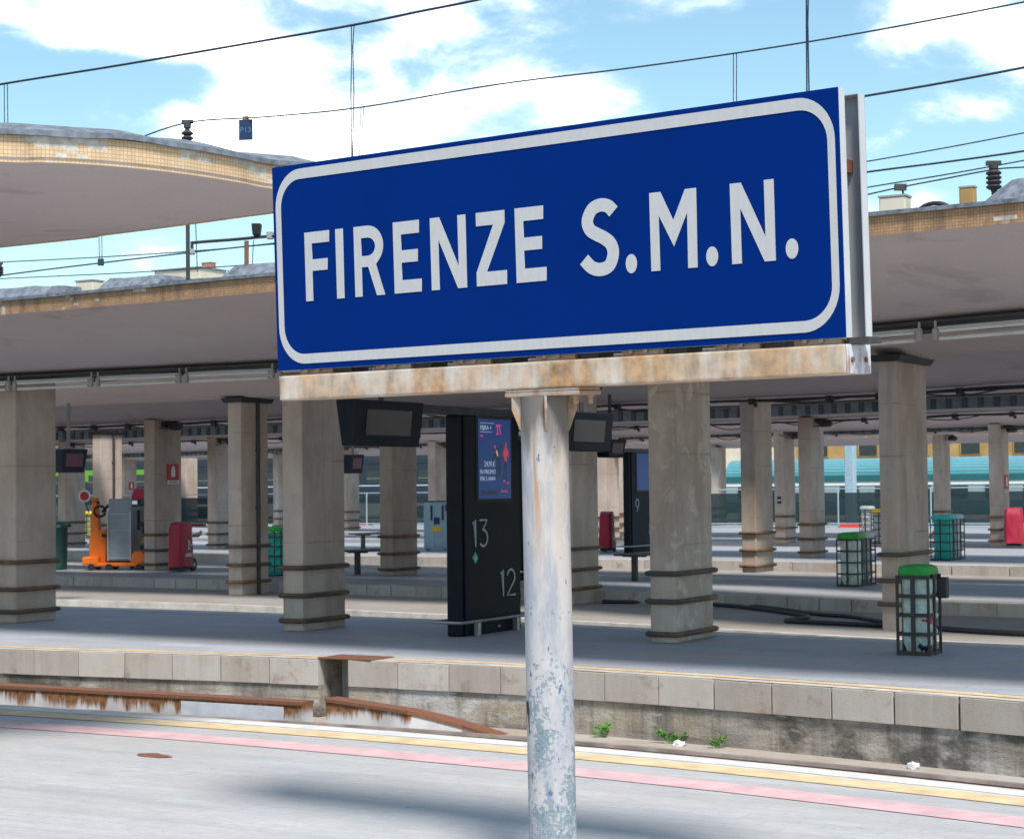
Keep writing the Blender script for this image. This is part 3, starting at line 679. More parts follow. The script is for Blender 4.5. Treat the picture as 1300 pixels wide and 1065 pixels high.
for k, (f, z) in enumerate(((1, .15), (.985, .19), (.93, .235), (.8, .29), (.4, .36))):
    for p in pts: m.v.append((cx + (p.x - cx) * f, cy + (p.y - cy) * f, z + (.02 * noise.noise(Vector((p.x * 3, p.y * 3, f * 5))) if k else 0)))
for k in range(4):
    for q in range(N_): m.face((k * N_ + q, k * N_ + (q + 1) % N_, (k + 1) * N_ + (q + 1) % N_, (k + 1) * N_ + q))
m.face([4 * N_ + q for q in range(N_)]); m.build('roof_felt', M['felt'], lc, smooth=True)

# ------------------------------------------------------------------ columns
CW, CD = .29, .85
def ring(z, dx, dy, r, cx=0):
    p = []; q = .05
    for sx, sy, a0 in ((1, 1, 0), (-1, 1, 90), (-1, -1, 180), (1, -1, 270)):
        for k in range(4):
            a = math.radians(a0 + 30 * k); p.append((sx * (dx - q) + q * math.cos(a), sy * (dy - q) + q * math.sin(a), z))
    return p
def column_at(px, py, z, label, top=VAL + .03, cap=False, pipe=False, bands=(.73, .41, .12), lift=0.0, seed=0, mt='column', d=CD, wd=CW, corner=True):
    c = at(px, py, z); c = c + Vector((-CP, SP, 0)) * wd / 2 + Vector((SP, CP, 0)) * d / 2          # px,py is the near right bottom corner
    t = thing('concrete_column', label, 'column', c, -PH, 'concrete canopy columns')
    h = top - z
    b = MB(); r = random.Random(seed)
    nz_ = 6
    b.box((0, 0, h / 2), (wd, d, h)); b.build('shaft', M[mt], t, bevel=.022, seg=2)
    for k, bz in enumerate(bands):
        rr = MB(); rr.tube(ring(bz + lift, wd / 2 + .035, d / 2 + .035, .028), .028, 8, closed=True)
        for sx in (-1, 1):
            for yy in (-d * .3, d * .3): rr.box((sx * (wd / 2 + .012), yy, bz + lift), (.03, .05, .03))
        rr.build('bumper_rail', M['band'], t, smooth=True)
    if cap:
        cb = MB(); e = .09
        cb.v = [(-wd/2 - .05, -d/2 - .05, h - .075), (wd/2 + .05, -d/2 - .05, h - .075), (wd/2 + .05, d/2 + .05, h - .075), (-wd/2 - .05, d/2 + .05, h - .075), (-wd/2 - e, -d/2 - e, h + .005), (wd/2 + e, -d/2 - e, h + .005), (wd/2 + e, d/2 + e, h + .005), (-wd/2 - e, d/2 + e, h + .005)]
        for q in ((3, 2, 1, 0), (4, 5, 6, 7), (0, 1, 5, 4), (1, 2, 6, 5), (2, 3, 7, 6), (3, 0, 4, 7)): cb.face(q)
        cb.build('capital', M['cap'], t)
    if pipe:
        pb = MB(); pb.tube([(wd / 2 + .03, .06, .0), (wd / 2 + .03, .06, h - .08)], .035, 8)
        for zz in (.5, 1.5, 2.5): pb.box((wd / 2 + .02, .06, zz), (.05, .10, .03))
        pb.build('drain_pipe', M['dark_metal'], t, smooth=True)
    return t
cols = {}
def col(k, *a, **kw): cols[k] = column_at(*a, **kw); return cols[k]
col('A1', 20, 791, 0, 'broad concrete column at the far left edge on the middle platform', d=.72, bands=(.76, .42, .14))
col('A2', 385, 801.5, 0, 'pale concrete column on the middle platform, left of the black totem')
col('A3', 859, 816.5, 0, 'mottled stained concrete column on the middle platform, right of the sign post', mt='column_mottled', d=.95, wd=.30, bands=(.72, .43, .09))
col('B1', 307, 756, -.18, d=.76, label='slim concrete column with black capital and dark drain pipe, left of the pale one', top=3.22, cap=True, pipe=True, lift=.11)
col('B2', 728.5, 768.5, -.18, 'concrete column just right of the sign post, half behind the hanging monitor', top=3.22, cap=True, lift=.13)
col('B3', 1144, 808.5, -.26, d=1.2, wd=.24, label='tall concrete column with black capital behind the green lidded bin', top=3.22, cap=True, lift=.28)
col('C1', 196.6, 724, 0, 'concrete column with a red extinguisher sign, between orange lift and red cover')
col('C2', 499, 731, 0, 'dark concrete column beside the brown bench, left of the black totem')
col('G1', 960.5, 727, 0, 'concrete column with rusty rails, first right of the mottled one', top=3.25)
col('D1', 1031, 708, 0, 'brownish concrete column standing left of the tall capped one')
col('E1', 996.5, 689, 0, 'sunlit slim concrete column with a small blue plate')
col('E2', 1271.5, 692.5, 0, 'concrete column with a red extinguisher sign by the right red cover')
col('E3', 1197.7, 680, 0, 'concrete column behind the teal bin at right')
col('D2', 274, 697, 0, 'concrete column in the depth left of the slim piped one')
col('E4', 553.5, 684, 0, 'sunlit concrete column behind the pale blue cabinet')
col('E5', 440.5, 674, 0, 'distant concrete column behind the small hanging monitor')
col('D3', 83, 695, 0, 'concrete column at left below the hanging monitor')
col('G2', 128, 706, -.1, 'concrete column with black capital and pipe behind the orange lift', top=3.22, cap=True, pipe=True, lift=.1)
col('F1', 158, 668, 0, 'distant concrete column with a tiny red extinguisher sign')
col('F2', 236, 667, 0, 'distant concrete column in front of the dark fence at left')
col('F3', 354, 671, 0, 'distant concrete column in front of the lime striped train')
col('F4', 770, 689, 0, 'concrete column behind the half hidden red cover, beside totem nine')
col('F5', 783, 681, 0, 'farther concrete column tight to the left of totem nine')
col('F6', 912, 667, 0, 'pale distant concrete column in front of the rounded train end')
col('L1', -330, 1015, 0, 'concrete column under the nearest canopy, outside the left edge', top=3.55)

# cast marks on two columns, small plates, extinguisher signs
def ext_sign(k, y, z, w_, h_, label):
    t = thing('extinguisher_sign', label, 'sign', cols[k].location + Vector((CP, -SP, 0)) * (CW / 2 + .012) + Vector((SP, CP, 0)) * y + Vector((0, 0, z)), -PH, 'red extinguisher signs')
    m = MB(); m.box((0, 0, 0), (.012, w_, h_)); m.build('plate', M['red'], t)
    m = MB(); yz = [(-.06, -.11), (.06, -.11), (.06, .06), (.03, .10), (.03, .13), (-.03, .13), (-.03, .10), (-.06, .06)]
    m.prism([(a * w_ / .36, b * h_ / .36) for a, b in yz], .007, .010, f=lambda x, y_, zz: (zz, x, y_)); m.build('pictogram', M['white'], t)
    m = MB(); m.box((0, 0, -h_ * .64), (.010, w_, .07)); m.build('caption_plate', M['white'], t)
    m = MB()
    for q in range(7): m.box((.006, (q - 3) * w_ * .11, -h_ * .64), (.002, w_ * .07, .03))
    m.build('caption_print', M['dark_metal'], t)
ext_sign('C1', .14, 2.02, .36, .33, 'red extinguisher sign on the column beside the red trolley cover')
ext_sign('E2', .12, 1.62, .34, .36, 'red extinguisher sign on the far right column')
ext_sign('F1', .05, 1.85, .34, .36, 'tiny red extinguisher sign on the distant column above the orange lift')
t = thing('blue_plate', 'small blue plate on the sunlit face of a slim column', 'plate', cols['E1'].location + Vector((-SP, -CP, 0)) * (CD / 2 + .01) + Vector((0, 0, 1.18)), -PH)
m = MB(); m.box((0, 0, 0), (.11, .012, .20)); m.build('plate', M['p13'], t); m = MB(); m.box((0, -.007, .0), (.09, .004, .03)); m.build('print', M['white'], t)

# lamps and cables along the column lines
def cable_tray(row, s0, s1, z, label, slim=False):
    r = thing('cable_tray', label, 'cable tray', W((s0 + s1) / 2, row((s0 + s1) / 2), z), 0); o0 = r.location.copy(); rr = random.Random(len(label))
    for q in range(3 if slim else 4):
        pts = []
        for s in srange(s0, s1, .6):
            pts.append(W(s, row(s) - (.30 if slim else .50) + q * .09, z - .03 - rr.random() * .035 * (1 if q % 2 else .5)) - o0)
        m = MB(); m.tube(pts, .016 + .007 * (q == 1), 6); m.build('cable', M['dark_metal'], r)
    if slim:
        bk = MB(); s = s0; bk.box((0, 0, 0), (.10, .10, .10)); bk.box((.06, 0, -.06), (.05, .05, .06)); bme = bk.mesh('junction_box', M['dark_metal'])
        while s < s1:
            link('junction_box', bme, r, W(s, row(s) - .25, z - .06) - o0, -PH); s += rr.uniform(.9, 1.7)
        s = s0
        while s < s1 - 2:
            a, b = s, s + rr.uniform(.8, 2.0); dz = rr.uniform(.05, .14); m = MB(); m.tube([W(a + (b - a) * q / 6, row(a + (b - a) * q / 6) - .36, z - .05 - dz * math.sin(PI * q / 6)) - o0 for q in range(7)], .012, 5); m.build('loose_cable', M['dark_metal'], r); s = b + rr.uniform(.5, 2.5)
        return r
    slabm = MB(); ss = srange(s0, s1, 1.0)
    for s in ss:
        for dn, dz in ((-.56, 0), (-.1, 0), (-.1, -.03), (-.56, -.03)): slabm.v.append(tuple(W(s, row(s) + dn, z + dz + .03) - o0))
    for i in range(len(ss) - 1):
        for q in range(4): slabm.face((4*i+q, 4*i+(q+1) % 4, 4*i+4+(q+1) % 4, 4*i+4+q))
    slabm.build('tray', M['dark_metal'], r); return r
cable_tray(R_A, -26, 2.5, VAL - .01, 'dark cable bundle under the middle canopy, above the lamp tubes')
cable_tray(R_C, -42, 2.5, VAL - .01, 'dark cable bundle under the canopy of the orange lift platform', True)
cable_tray(R_D, -60, 2.5, VAL - .01, 'dark cable bundle under the distant canopy of the grey lift platform', True)
cable_tray(R_E, -80, 2.5, VAL - .02, 'dark cable run with loops under the remote canopy two platforms before the fence', True)
def gutter(row, off, s0, s1, z, label):
    r = thing('ribbed_gutter', label, 'gutter', W((s0 + s1) / 2, row((s0 + s1) / 2) + off, z), 0); o0 = r.location.copy(); ch, rb = MB(), MB(); ss = srange(s0, s1, 1.0)
    for s in ss:
        for dn, dz in ((-.10, 0), (.10, 0), (.10, .22), (-.10, .22)): ch.v.append(tuple(W(s, row(s) + off + dn, z + dz) - o0))
    for i in range(len(ss) - 1):
        for q in range(4): ch.face((4*i+q, 4*i+(q+1) % 4, 4*i+4+(q+1) % 4, 4*i+4+q))
    ch.build('channel', M['gutter'], r); s = s0
    while s < s1: rb.box(W(s, row(s) + off - .11, z + .11) - o0, (.10, .05, .21), rot=Matrix.Rotation(-PH, 3, 'Z')); s += .34
    tag(rb.build('ribs', M['dark_metal'], r), kind='stuff')
gutter(R_D, -1.6, -62, 2.5, 3.10, 'dark ribbed gutter along the distant canopy of the grey lift platform')
gutter(R_F, -1.2, -80, 2.5, 3.12, 'dark ribbed gutter along the last canopy before the fence')
proto = None; s = -21.0; k = 0
ll = []
while s < 1.5:
    near_col = any(abs(s - SN(cols[q].location)[0]) < .0 for q in ('A1', 'A2', 'A3'))
    ll.append(s); s += 1.32
for i, s in enumerate(ll):
    p = W(s, R_A(s) - .62, VAL - .03); q = W(s + 1.3, R_A(s + 1.3) - .62, VAL - .03); rz = math.atan2(q.y - p.y, q.x - p.x)
    if proto is None:
        proto = thing('strip_light', 'x', 'lamp', p, rz, 'unlit strip lights under the middle canopy')
        for dy, zz in ((0, -.055), (.0, -.125)):
            m = MB(); m.tube([(.10, dy, zz), (1.22, dy, zz)], .019, 8); m.build('tube', M['tube'], proto, smooth=True)
        for xx in (.05, 1.27):
            m = MB(); m.box((xx, 0, -.085), (.05, .05, .11)); m.box((xx, 0, .0), (.025, .025, .08)); m.build('lamp_holder', M['grey_wall'], proto, bevel=.01)
        m = MB(); m.box((.66, .03, -.03), (1.2, .05, .02)); m.build('reflector', M['aluminium'], proto)
        o = proto
    else:
        o = copy_tree(proto); o.location = p; o.rotation_euler.z = rz
    o['label'] = 'unlit double strip light in the row under the middle canopy'
dome = None
for k, lab in (('C1', 'dark dome lamp at the head of the extinguisher sign column'), ('D1', 'dark dome lamp at the head of the brownish column'), ('E1', 'dark dome lamp at the head of the sunlit slim column'), ('E2', 'dark dome lamp at the head of the far right column'), ('D2', 'dark dome lamp at the head of the column left of the piped one'), ('E3', 'dark dome lamp at the head of the column behind the teal bin'), ('E4', 'dark dome lamp at the head of the column behind the pale blue cabinet')):
    p = cols[k].location.copy() + Vector((CP, -SP, 0)) * .35 + Vector((SP, CP, 0)) * .02; p.z = VAL - .03
    if dome is None:
        dome = thing('dome_lamp', lab, 'lamp', p, -PH, 'dome lamps at the column heads')
        m = MB(); m.lathe([(.03, -.16), (.12, -.15), (.16, -.09), (.14, -.04), (.06, 0), (.05, .02)], 14); m.build('housing', M['dark_metal'], dome, smooth=True)
        m = MB(); m.tube([(-.22, 0, .01), (0, 0, .01)], .02, 6); m.build('arm', M['dark_metal'], dome)
    else:
        o = copy_tree(dome); o.location = p; o['label'] = lab

# ------------------------------------------------------------------ the station sign
SO = Vector((.0801538, 8.0, 2.67759)); sa, stl = .617341545, .0348983
u0 = Vector((math.cos(sa), -math.sin(sa), 0)); Rm = Matrix.Rotation(stl, 3, u0)
U = u0; Nn = Rm @ Vector((math.sin(sa), math.cos(sa), 0)); K = Rm @ Vector((0, 0, 1))
SM = Matrix(((U.x, Nn.x, K.x, SO.x), (U.y, Nn.y, K.y, SO.y), (U.z, Nn.z, K.z, SO.z), (0, 0, 0, 1)))     # local x right, y depth, z up
sign = thing('station_sign', 'blue station name sign reading FIRENZE S.M.N. on a rusty white post', 'sign', SO, 0)
sign.matrix_world = SM
FACE = Matrix.Rotation(PI / 2, 4, 'X')       # xy drawing -> xz plane, front towards -y
SW, SH = 2.9044, .9539
def tray(name, y0, dirn, mat_front, w_, h_, lip, zc=0):
    m = MB(); m.box((0, y0, zc), (w_, .004, h_)); o = m.build(name, mat_front, sign)
    f = MB(); yl = y0 + dirn * lip / 2
    f.box((w_ / 2 - .0015, yl + dirn * .0035, zc), (.004, lip, h_)); f.box((-w_ / 2 + .0015, yl + dirn * .0035, zc), (.004, lip, h_))
    f.box((0, yl + dirn * .0035, zc + h_ / 2 - .0015), (w_ - .006, lip, .004)); f.box((0, yl + dirn * .0035, zc - h_ / 2 + .0015), (w_ - .006, lip, .004))
    f.build('tray_rim', M['aluminium'], o); return o
fp_ = tray('front_panel', 0.0, 1, M['blue'], SW, SH, .05)
bp = tray('back_panel', .235, -1, M['tray_in'], SW, SH, .05)
m = MB(); m.box((0, .2395, 0), (SW - .01, .003, SH - .01)); m.build('back_face', M['blue'], sign)
for xx in (-1.2, -.4, .4, 1.2):
    m = MB(); m.box((xx, .1175, -.01), (.05, .165, .05)); m.box((xx, .1175, .18), (.05, .165, .03)); m.build('spacer', M['steel'], sign)
m = MB(); m.box((SW / 2 - .07, .12, .20), (.03, .22, .05)); m.build('latch', M['rust'], sign)
def rrect(x0, x1, y0, y1, rx_, ry_):
    return arc(x1 - rx_, y1 - ry_, rx_, ry_, 0, 90) + arc(x0 + rx_, y1 - ry_, rx_, ry_, 90, 180) + arc(x0 + rx_, y0 + ry_, rx_, ry_, 180, 270) + arc(x1 - rx_, y0 + ry_, rx_, ry_, 270, 360)
FM = Matrix.Translation((0, -.004, 0)) @ FACE
shape2d('border', [rrect(-1.434, 1.434, -.450, .455, .155, .175), rrect(-1.402, 1.403, -.405, .407, .12, .13)[::-1]], M['letter'], sign, .002, FM)
T_, B_, S_, Hs = .155, -.163, .0435, .055
def L(loops): shape2d('letter', loops, M['letter'], sign, .002, FM)
L([[(-1.261, T_), (-1.111, T_), (-1.111, .102), (-1.217, .102), (-1.217, .028), (-1.125, .028), (-1.125, -.025), (-1.217, -.025), (-1.217, B_), (-1.261, B_)]])
L([[(-1.073, T_), (-1.028, T_), (-1.028, B_), (-1.073, B_)]])
L([[(-.964, T_)] + [(-.884, T_)] + arc(-.884, .062, .090, T_ - .062, 85, -48, 14) + [(-.838, -.022), (-.789, B_), (-.837, B_), (-.884, -.031), (-.921, -.031), (-.921, B_), (-.964, B_)],
   ([(-.921, .101), (-.884, .101)] + arc(-.884, .060, .044, .041, 85, -85, 10) + [(-.884, .019), (-.921, .019)])[::-1]])
L([[(-.735, T_), (-.587, T_), (-.587, .098), (-.690, .098), (-.690, .027), (-.598, .027), (-.598, -.028), (-.690, -.028), (-.690, -.106), (-.581, -.106), (-.581, B_), (-.735, B_)]])
L([[(-.525, T_), (-.474, T_), (-.373, -.068), (-.373, T_), (-.330, T_), (-.330, B_), (-.380, B_), (-.480, .056), (-.480, B_), (-.525, B_)]])
L([[(-.273, T_), (-.121, T_), (-.121, .101), (-.223, -.103), (-.117, -.103), (-.117, B_), (-.278, B_), (-.278, -.104), (-.182, .097), (-.273, .097)]])
L([[(-.067, T_), (.080, T_), (.080, .098), (-.023, .098), (-.023, .027), (.070, .027), (.070, -.028), (-.023, -.028), (-.023, -.105), (.088, -.105), (.088, B_), (-.067, B_)]])
L([stroke(catmull([(.430, .096), (.404, .121), (.366, .129), (.325, .114), (.301, .070), (.312, .032), (.345, .010), (.380, -.008), (.412, -.035), (.423, -.075), (.404, -.122), (.360, -.137), (.315, -.125), (.279, -.090)], 6), .0275)])
for cx_, cy_ in ((.5085, -.1245), (.886, -.1245), (1.2385, -.1225)): L([arc(cx_, cy_, .0268, .0395, 0, 345, 22)])
L([[(.604, T_), (.656, T_), (.713, .035), (.771, T_), (.822, T_), (.819, B_), (.775, B_), (.778, .060), (.713, -.071), (.646, .060), (.646, B_), (.603, B_)]])
L([[(.975, T_), (1.024, T_), (1.126, -.067), (1.126, T_), (1.168, T_), (1.168, B_), (1.119, B_), (1.019, .054), (1.019, B_), (.975, B_)]])
# beam, end cap, clips
bz = -.5585
m = MB(); m.box((0, .11, bz), (2.892, .22, .114)); m.build('beam', M['beam'], sign, bevel=.008, seg=2)
for sx in (-1, 1):
    ec = MB(); ec.box((sx * 1.4495, .11, bz), (.006, .21, .112)); e = ec.build('end_cap', M['endcap'], sign, bevel=.002)
    for yy in (.045, .165):
        s2 = MB(); s2.tube([(sx * 1.451, yy, bz - .002), (sx * 1.459, yy, bz - .002)], .011, 10); s2.build('screw', M['rust'], e)
for xx in (-1.24, -.78, -.34, .10, .53, .97, 1.32):
    m = MB(); m.box((xx, .05, bz + .068), (.20, .05, .022)); m.box((xx - .05, .022, bz + .075), (.018, .02, .014)); m.box((xx + .02, .022, bz + .075), (.018, .02, .014)); m.build('clip', M['flange'], sign)
    m = MB(); m.box((xx + .16, .1, bz + .070), (.09, .12, .024)); m.build('packing_block', M['dark_metal'], sign)
# flange plates, bolts, gussets, post
PX = -.005; PYc = .09; FX = .036
m = MB(); m.box((FX, PYc, bz - .0645), (.375, .17, .013)); m.build('flange_plate', M['flange'], sign, bevel=.002)
m = MB(); m.box((FX, PYc, bz - .0815), (.38, .175, .017)); m.build('flange_plate', M['flange'], sign, bevel=.002)
for bx in (-.155, .155):
    for by in (-.055, .055):
        m = MB(); m.tube([(FX + bx, PYc + by, bz - .088), (FX + bx, PYc + by, bz - .10)], .018, 6); m.tube([(FX + bx, PYc + by, bz - .098), (FX + bx, PYc + by, bz - .128)], .011, 8); m.build('bolt', M['flange'], sign)
PT = bz - .090
for an in (0, 90, 180, 270):
    g_ = MB(); a = math.radians(an + 37); dx, dy = math.cos(a), math.sin(a)
    poly = [(.09, 0), (.140, 0), (.140, -.055), (.106, -.145), (.09, -.17)]
    g_.prism(poly, -.005, .005, f=lambda x, y, z: (PX - .004 + dx * x - dy * z, PYc + dy * x + dx * z, PT + y)); g_.build('gusset', M['flange'], sign)
post = MB(); prf = []
for zz in srange(PT - 2.06, PT, .06): prf.append((.102, zz))
post.lathe(prf, 40, (0, 0, 0)); post.v = [(PX - .004 + x + .0135 * (z - PT) , PYc + y, z) for x, y, z in post.v]
po = post.build('post', M['post'], sign, smooth=True)
sl = MB(); sx, sz = -.0685, -2.075
sl.prism(arc(0, .05, .022, .022, 0, 180, 8) + arc(0, -.05, .022, .022, 180, 360, 8), -.004, .004, f=lambda x, y, z: (0, 0, 0))
sl = MB(); a0 = math.radians(232)
for (x, y) in arc(0, .055, .02, .02, 0, 180, 8) + arc(0, -.055, .02, .02, 180, 360, 8):
    a = a0 + x / .102; sl.v.append((PX - .004 + .0135 * (-1.36) + .1028 * math.cos(a), PYc + .1028 * math.sin(a), -2.02 + y))
sl.face(range(len(sl.v))); sl.build('cable_hole', M['black'], sign)
bb = MB(); bb.box((PX - .03, PYc, PT - 2.045), (.34, .34, .02)); bb.build('base_plate', M['flange'], sign)

# ------------------------------------------------------------------ totems, monitors
def strokes_num(name, glyphs, x0, z0, h, parent, M_, w=.011):
    x = x0
    G = {'1': (.32, [[(0, .86), (.20, 1.0), (.20, 0)]]), '3': (.62, [[(.02, .98), (.56, .98), (.24, .60)] + arc(.28, .31, .30, .30, 85, -140, 14)]),
         '2': (.62, [arc(.31, .70, .29, .29, 165, -25, 12) + [(.02, .02), (.64, .02)]]), '9': (.62, [arc(.31, .68, .28, .31, -20, 340, 18), [(.57, .56), (.26, 0)]]),
         '8': (.62, [arc(.31, .73, .24, .26, -90, 269, 18), arc(.31, .24, .29, .24, 90, 449, 18)])}
    for ch in glyphs:
        wd, ls = G[ch]
        loops = [stroke([(x + a * h, z0 + b * h) for a, b in l], w) for l in ls]
        for lp in loops: shape2d(name, [lp], M['num'], parent, .003, M_)
        x += (wd + .16) * h
def totem(px, py, z, label, nums, screen=True, arms=True):
    c = at(px, py, z) + Vector((SP, CP, 0)) * .62 - Vector((CP, -SP, 0)) * .11
    t = thing('platform_totem', label, 'information totem', c, -PH)
    m = MB(); m.box((0, 0, 1.22), (.22, 1.22, 2.44)); body = m.build('body', M['kiosk'], t, bevel=.012)
    m = MB(); m.box((0, -.655, 1.22), (.17, .10, 2.44)); m.build('side_panel', M['kiosk_side'], t, bevel=.03, seg=3)
    RF = Matrix.Translation((.113, 0, 0)) @ Matrix.Rotation(PI / 2, 4, 'Z') @ FACE          # drawing plane on the +u face, x across the face
    m = MB(); m.box((.112, .03, 1.96), (.008, .80, .98)); fr = m.build('screen_frame', M['black'], t)
    m = MB(); m.box((.1175, .03, 1.96), (.004, .72, .90)); sc = m.build('screen', M['scr_blue'], t)
    return t, RF, c
t1, RF, tc = totem(591.5, 808, 0, 'black platform totem numbered 13 and 12 with a lit advertising screen', '')
bp_ = lambda dx: Matrix.Translation((.0075 + dx, 0, 0)) @ RF
strokes_num('number', '13', -.46, .98, .30, t1, bp_(-.0055)); strokes_num('number', '12', .14, .40, .30, t1, bp_(-.0055))
m = MB()
for v in ((0, 0),): pass
shape2d('sticker', [[(-.47, .86), (-.41, .93), (-.35, .85), (-.41, .79)]], M['teal_lid'], t1, .003, bp_(-.005)); shape2d('sticker', [[(-.43, .86), (-.40, .88), (-.38, .85), (-.41, .83)]], M['yellow_lid'], t1, .004, bp_(-.0045))
A = [c for c in t1.children if c.name.startswith('screen') and 'frame' not in c.name][0]
dm = bp_(.0005)
def ad(name, loop, mat, d=.0): shape2d(name, [loop], mat, A, .001, Matrix.Translation((d, 0, 0)) @ dm)
def adt(body, x, y, size, mat): text2d('print', body, size, mat, A, dm)
def adtext(body, x, y, size, mat): text2d('print', body, size, mat, A, dm @ Matrix.Translation((x, y, 0)))
adtext('FIBRA +', -.29, 2.285, .075, M['scr_white']); adtext('24,90€', -.21, 1.875, .085, M['scr_white']); adtext('IN PROMO', -.30, 1.79, .072, M['scr_white']); adtext('PER 2 ANNI', -.30, 1.715, .066, M['scr_white'])
ad('mark', [(.06, 2.35), (.17, 2.35), (.165, 2.33), (.145, 2.33), (.175, 2.24), (.155, 2.24), (.125, 2.33), (.105, 2.33), (.105, 2.25), (.12, 2.25), (.12, 2.235), (.07, 2.235), (.07, 2.25), (.085, 2.25), (.085, 2.33), (.06, 2.33)], M['scr_mag'])
ad('rule', [(-.29, 2.365), (.03, 2.365), (.03, 2.36), (-.29, 2.36)], M['scr_white']); ad('rule', [(-.29, 2.265), (-.02, 2.265), (-.02, 2.26), (-.29, 2.26)], M['scr_white'])
ad('dash', [(-.29, 2.225), (-.235, 2.225), (-.235, 2.21), (-.29, 2.21)], M['scr_mag'])
ad('footer', [(-.28, 1.605), (.10, 1.605), (.10, 1.555), (-.28, 1.555)], M['scr_deep']); ad('footer_mark', [(.16, 1.60), (.31, 1.60), (.31, 1.585), (.16, 1.585)], M['scr_red'])
# two small dancers printed on the advert
ad('dancer', [(.02, 2.10), (.06, 2.115), (.085, 2.07), (.11, 2.055), (.18, 2.13), (.19, 2.115), (.135, 2.02), (.145, 1.95), (.175, 1.86), (.165, 1.81), (.11, 1.745), (.085, 1.75), (.13, 1.83), (.12, 1.87), (.08, 1.80), (.045, 1.70), (.02, 1.695), (.06, 1.82), (.085, 1.93), (.07, 1.99), (.03, 1.97), (-.03, 1.88), (-.05, 1.885), (.0, 1.99), (.05, 2.03)], M['scr_deep'])
ad('dancer_shirt', [(.055, 2.065), (.085, 2.055), (.105, 2.0), (.09, 1.985), (.065, 2.02)], M['scr_skin'], .0008); ad('dancer_head', arc(.033, 2.098, .02, .025, 0, 340, 10), M['scr_red'], .0008)
ad('dancer', [(.225, 2.05), (.255, 2.08), (.275, 2.15), (.29, 2.15), (.285, 2.085), (.33, 2.05), (.335, 2.0), (.30, 1.985), (.295, 1.935), (.25, 1.935), (.245, 1.985), (.215, 2.0)], M['scr_red'])
ad('dancer_head', arc(.275, 2.11, .018, .024, 0, 340, 10), M['scr_red'], .0008)
ad('dancer_legs', [(.25, 1.932), (.295, 1.932), (.315, 1.79), (.325, 1.70), (.30, 1.70), (.275, 1.88), (.25, 1.72), (.225, 1.72), (.24, 1.82)], M['scr_deep'])
ad('dancer_shoes', [(.215, 1.715), (.262, 1.715), (.262, 1.70), (.205, 1.70)], M['scr_mag']); ad('dancer_shoes', [(.30, 1.695), (.345, 1.695), (.345, 1.68), (.295, 1.68)], M['scr_mag'])
# foot rail round the totem, small lock plate
m = MB(); m.tube(ring(.165, .20, .86, .02), .017, 8, closed=True); m.build('foot_rail', M['steel'], t1, smooth=True)
for yy in (-.46, .40):
    m = MB(); m.box((.165, yy, .08), (.07, .05, .16)); m.build('rail_foot', M['steel'], t1, bevel=.006)
m = MB(); m.box((.114, .10, .07), (.006, .05, .02)); m.build('lock_plate', M['steel'], t1)
# head beam carrying the monitors
hb = MB(); hb.box((0, -.4, 2.485), (.24, 3.4, .09)); hb.build('head_beam', M['dark_metal'], t1, bevel=.01)
def monitor_pair(name, loc, label, w_=.75, h_=.43, dp=.34, mat=None, rz=-PH, group='hanging platform monitors', hang=.12):
    t = thing(name, label, 'monitor', loc, rz, group)
    m = MB()
    m.v = [(-dp/2 - .05, -w_/2, h_), (dp/2 + .05, -w_/2, h_), (dp/2 + .05, w_/2, h_), (-dp/2 - .05, w_/2, h_), (-dp/2, -w_/2 + .03, 0), (dp/2, -w_/2 + .03, 0), (dp/2, w_/2 - .03, 0), (-dp/2, w_/2 - .03, 0)]
    for q in ((0, 1, 2, 3), (7, 6, 5, 4), (0, 1, 5, 4), (1, 2, 6, 5), (2, 3, 7, 6), (3, 0, 4, 7)): m.face(q)
    m.build('housing', M['kiosk_side'], t, bevel=.012)
    tilt = math.atan2(.05, h_)
    for sx in (1, -1):
        s_ = MB(); s_.box((0, 0, 0), (.008, w_ * .64, h_ * .56)); o = s_.build('screen', mat or M['screen_off'], t); o.location = (sx * (dp / 2 + .030), 0, h_ * .52); o.rotation_euler = (0, sx * tilt, 0)
    m = MB(); m.tube([(0, 0, h_ - .01), (0, 0, h_ + hang)], .03, 8); m.build('hanger', M['dark_metal'], t)
    return t
monitor_pair('hanging_monitor', W(*SN(tc)) + Vector((SP, CP, 0)) * -2.12 + Vector((CP, -SP, 0)) * .02 + Vector((0, 0, 2.075)), 'black hanging monitor left of the black totem, screen switched off', w_=1.30, h_=.47, dp=.14)
monitor_pair('hanging_monitor', W(*SN(tc)) + Vector((SP, CP, 0)) * 1.80 + Vector((CP, -SP, 0)) * .30 + Vector((0, 0, 2.06)), 'black hanging monitor half hidden behind the sign post', w_=1.25, h_=.47, dp=.16)
hb = MB(); hb.box((0, 1.6, 2.487), (.20, .9, .08)); hb.build('head_beam', M['dark_metal'], t1, bevel=.01)
p = at(96, 697, 0); z0 = EYE + (HOR + 6 - 601) * p.length / FPX
for (px, yb, yt, zpl, lab, mt, wpx) in ((87, 600, 570, 31, 'dark hanging monitor with a reddish screen beside the left column', 'screen_red', 34), (448, 601, 577, 46, 'small dark hanging monitor in front of a distant column', 'screen_red', 22), (775, 581, 558, 30, 'reddish hanging monitor below the black one, right of the post', 'screen_red', 34)):
    d = ray(px, yb); q = Vector((0, 0, EYE)) + d * (zpl / d.y); hh = (yb - yt) * zpl / FPX
    monitor_pair('hanging_monitor', q, lab, w_=wpx * zpl / FPX / .52 * .72, h_=hh, dp=.2, mat=M[mt], hang=max(.1, VAL - q.z - hh + .02))
t3, RF3, tc3 = totem(665, 737, 0, 'black totem almost wholly hidden behind the rusty sign post', '')
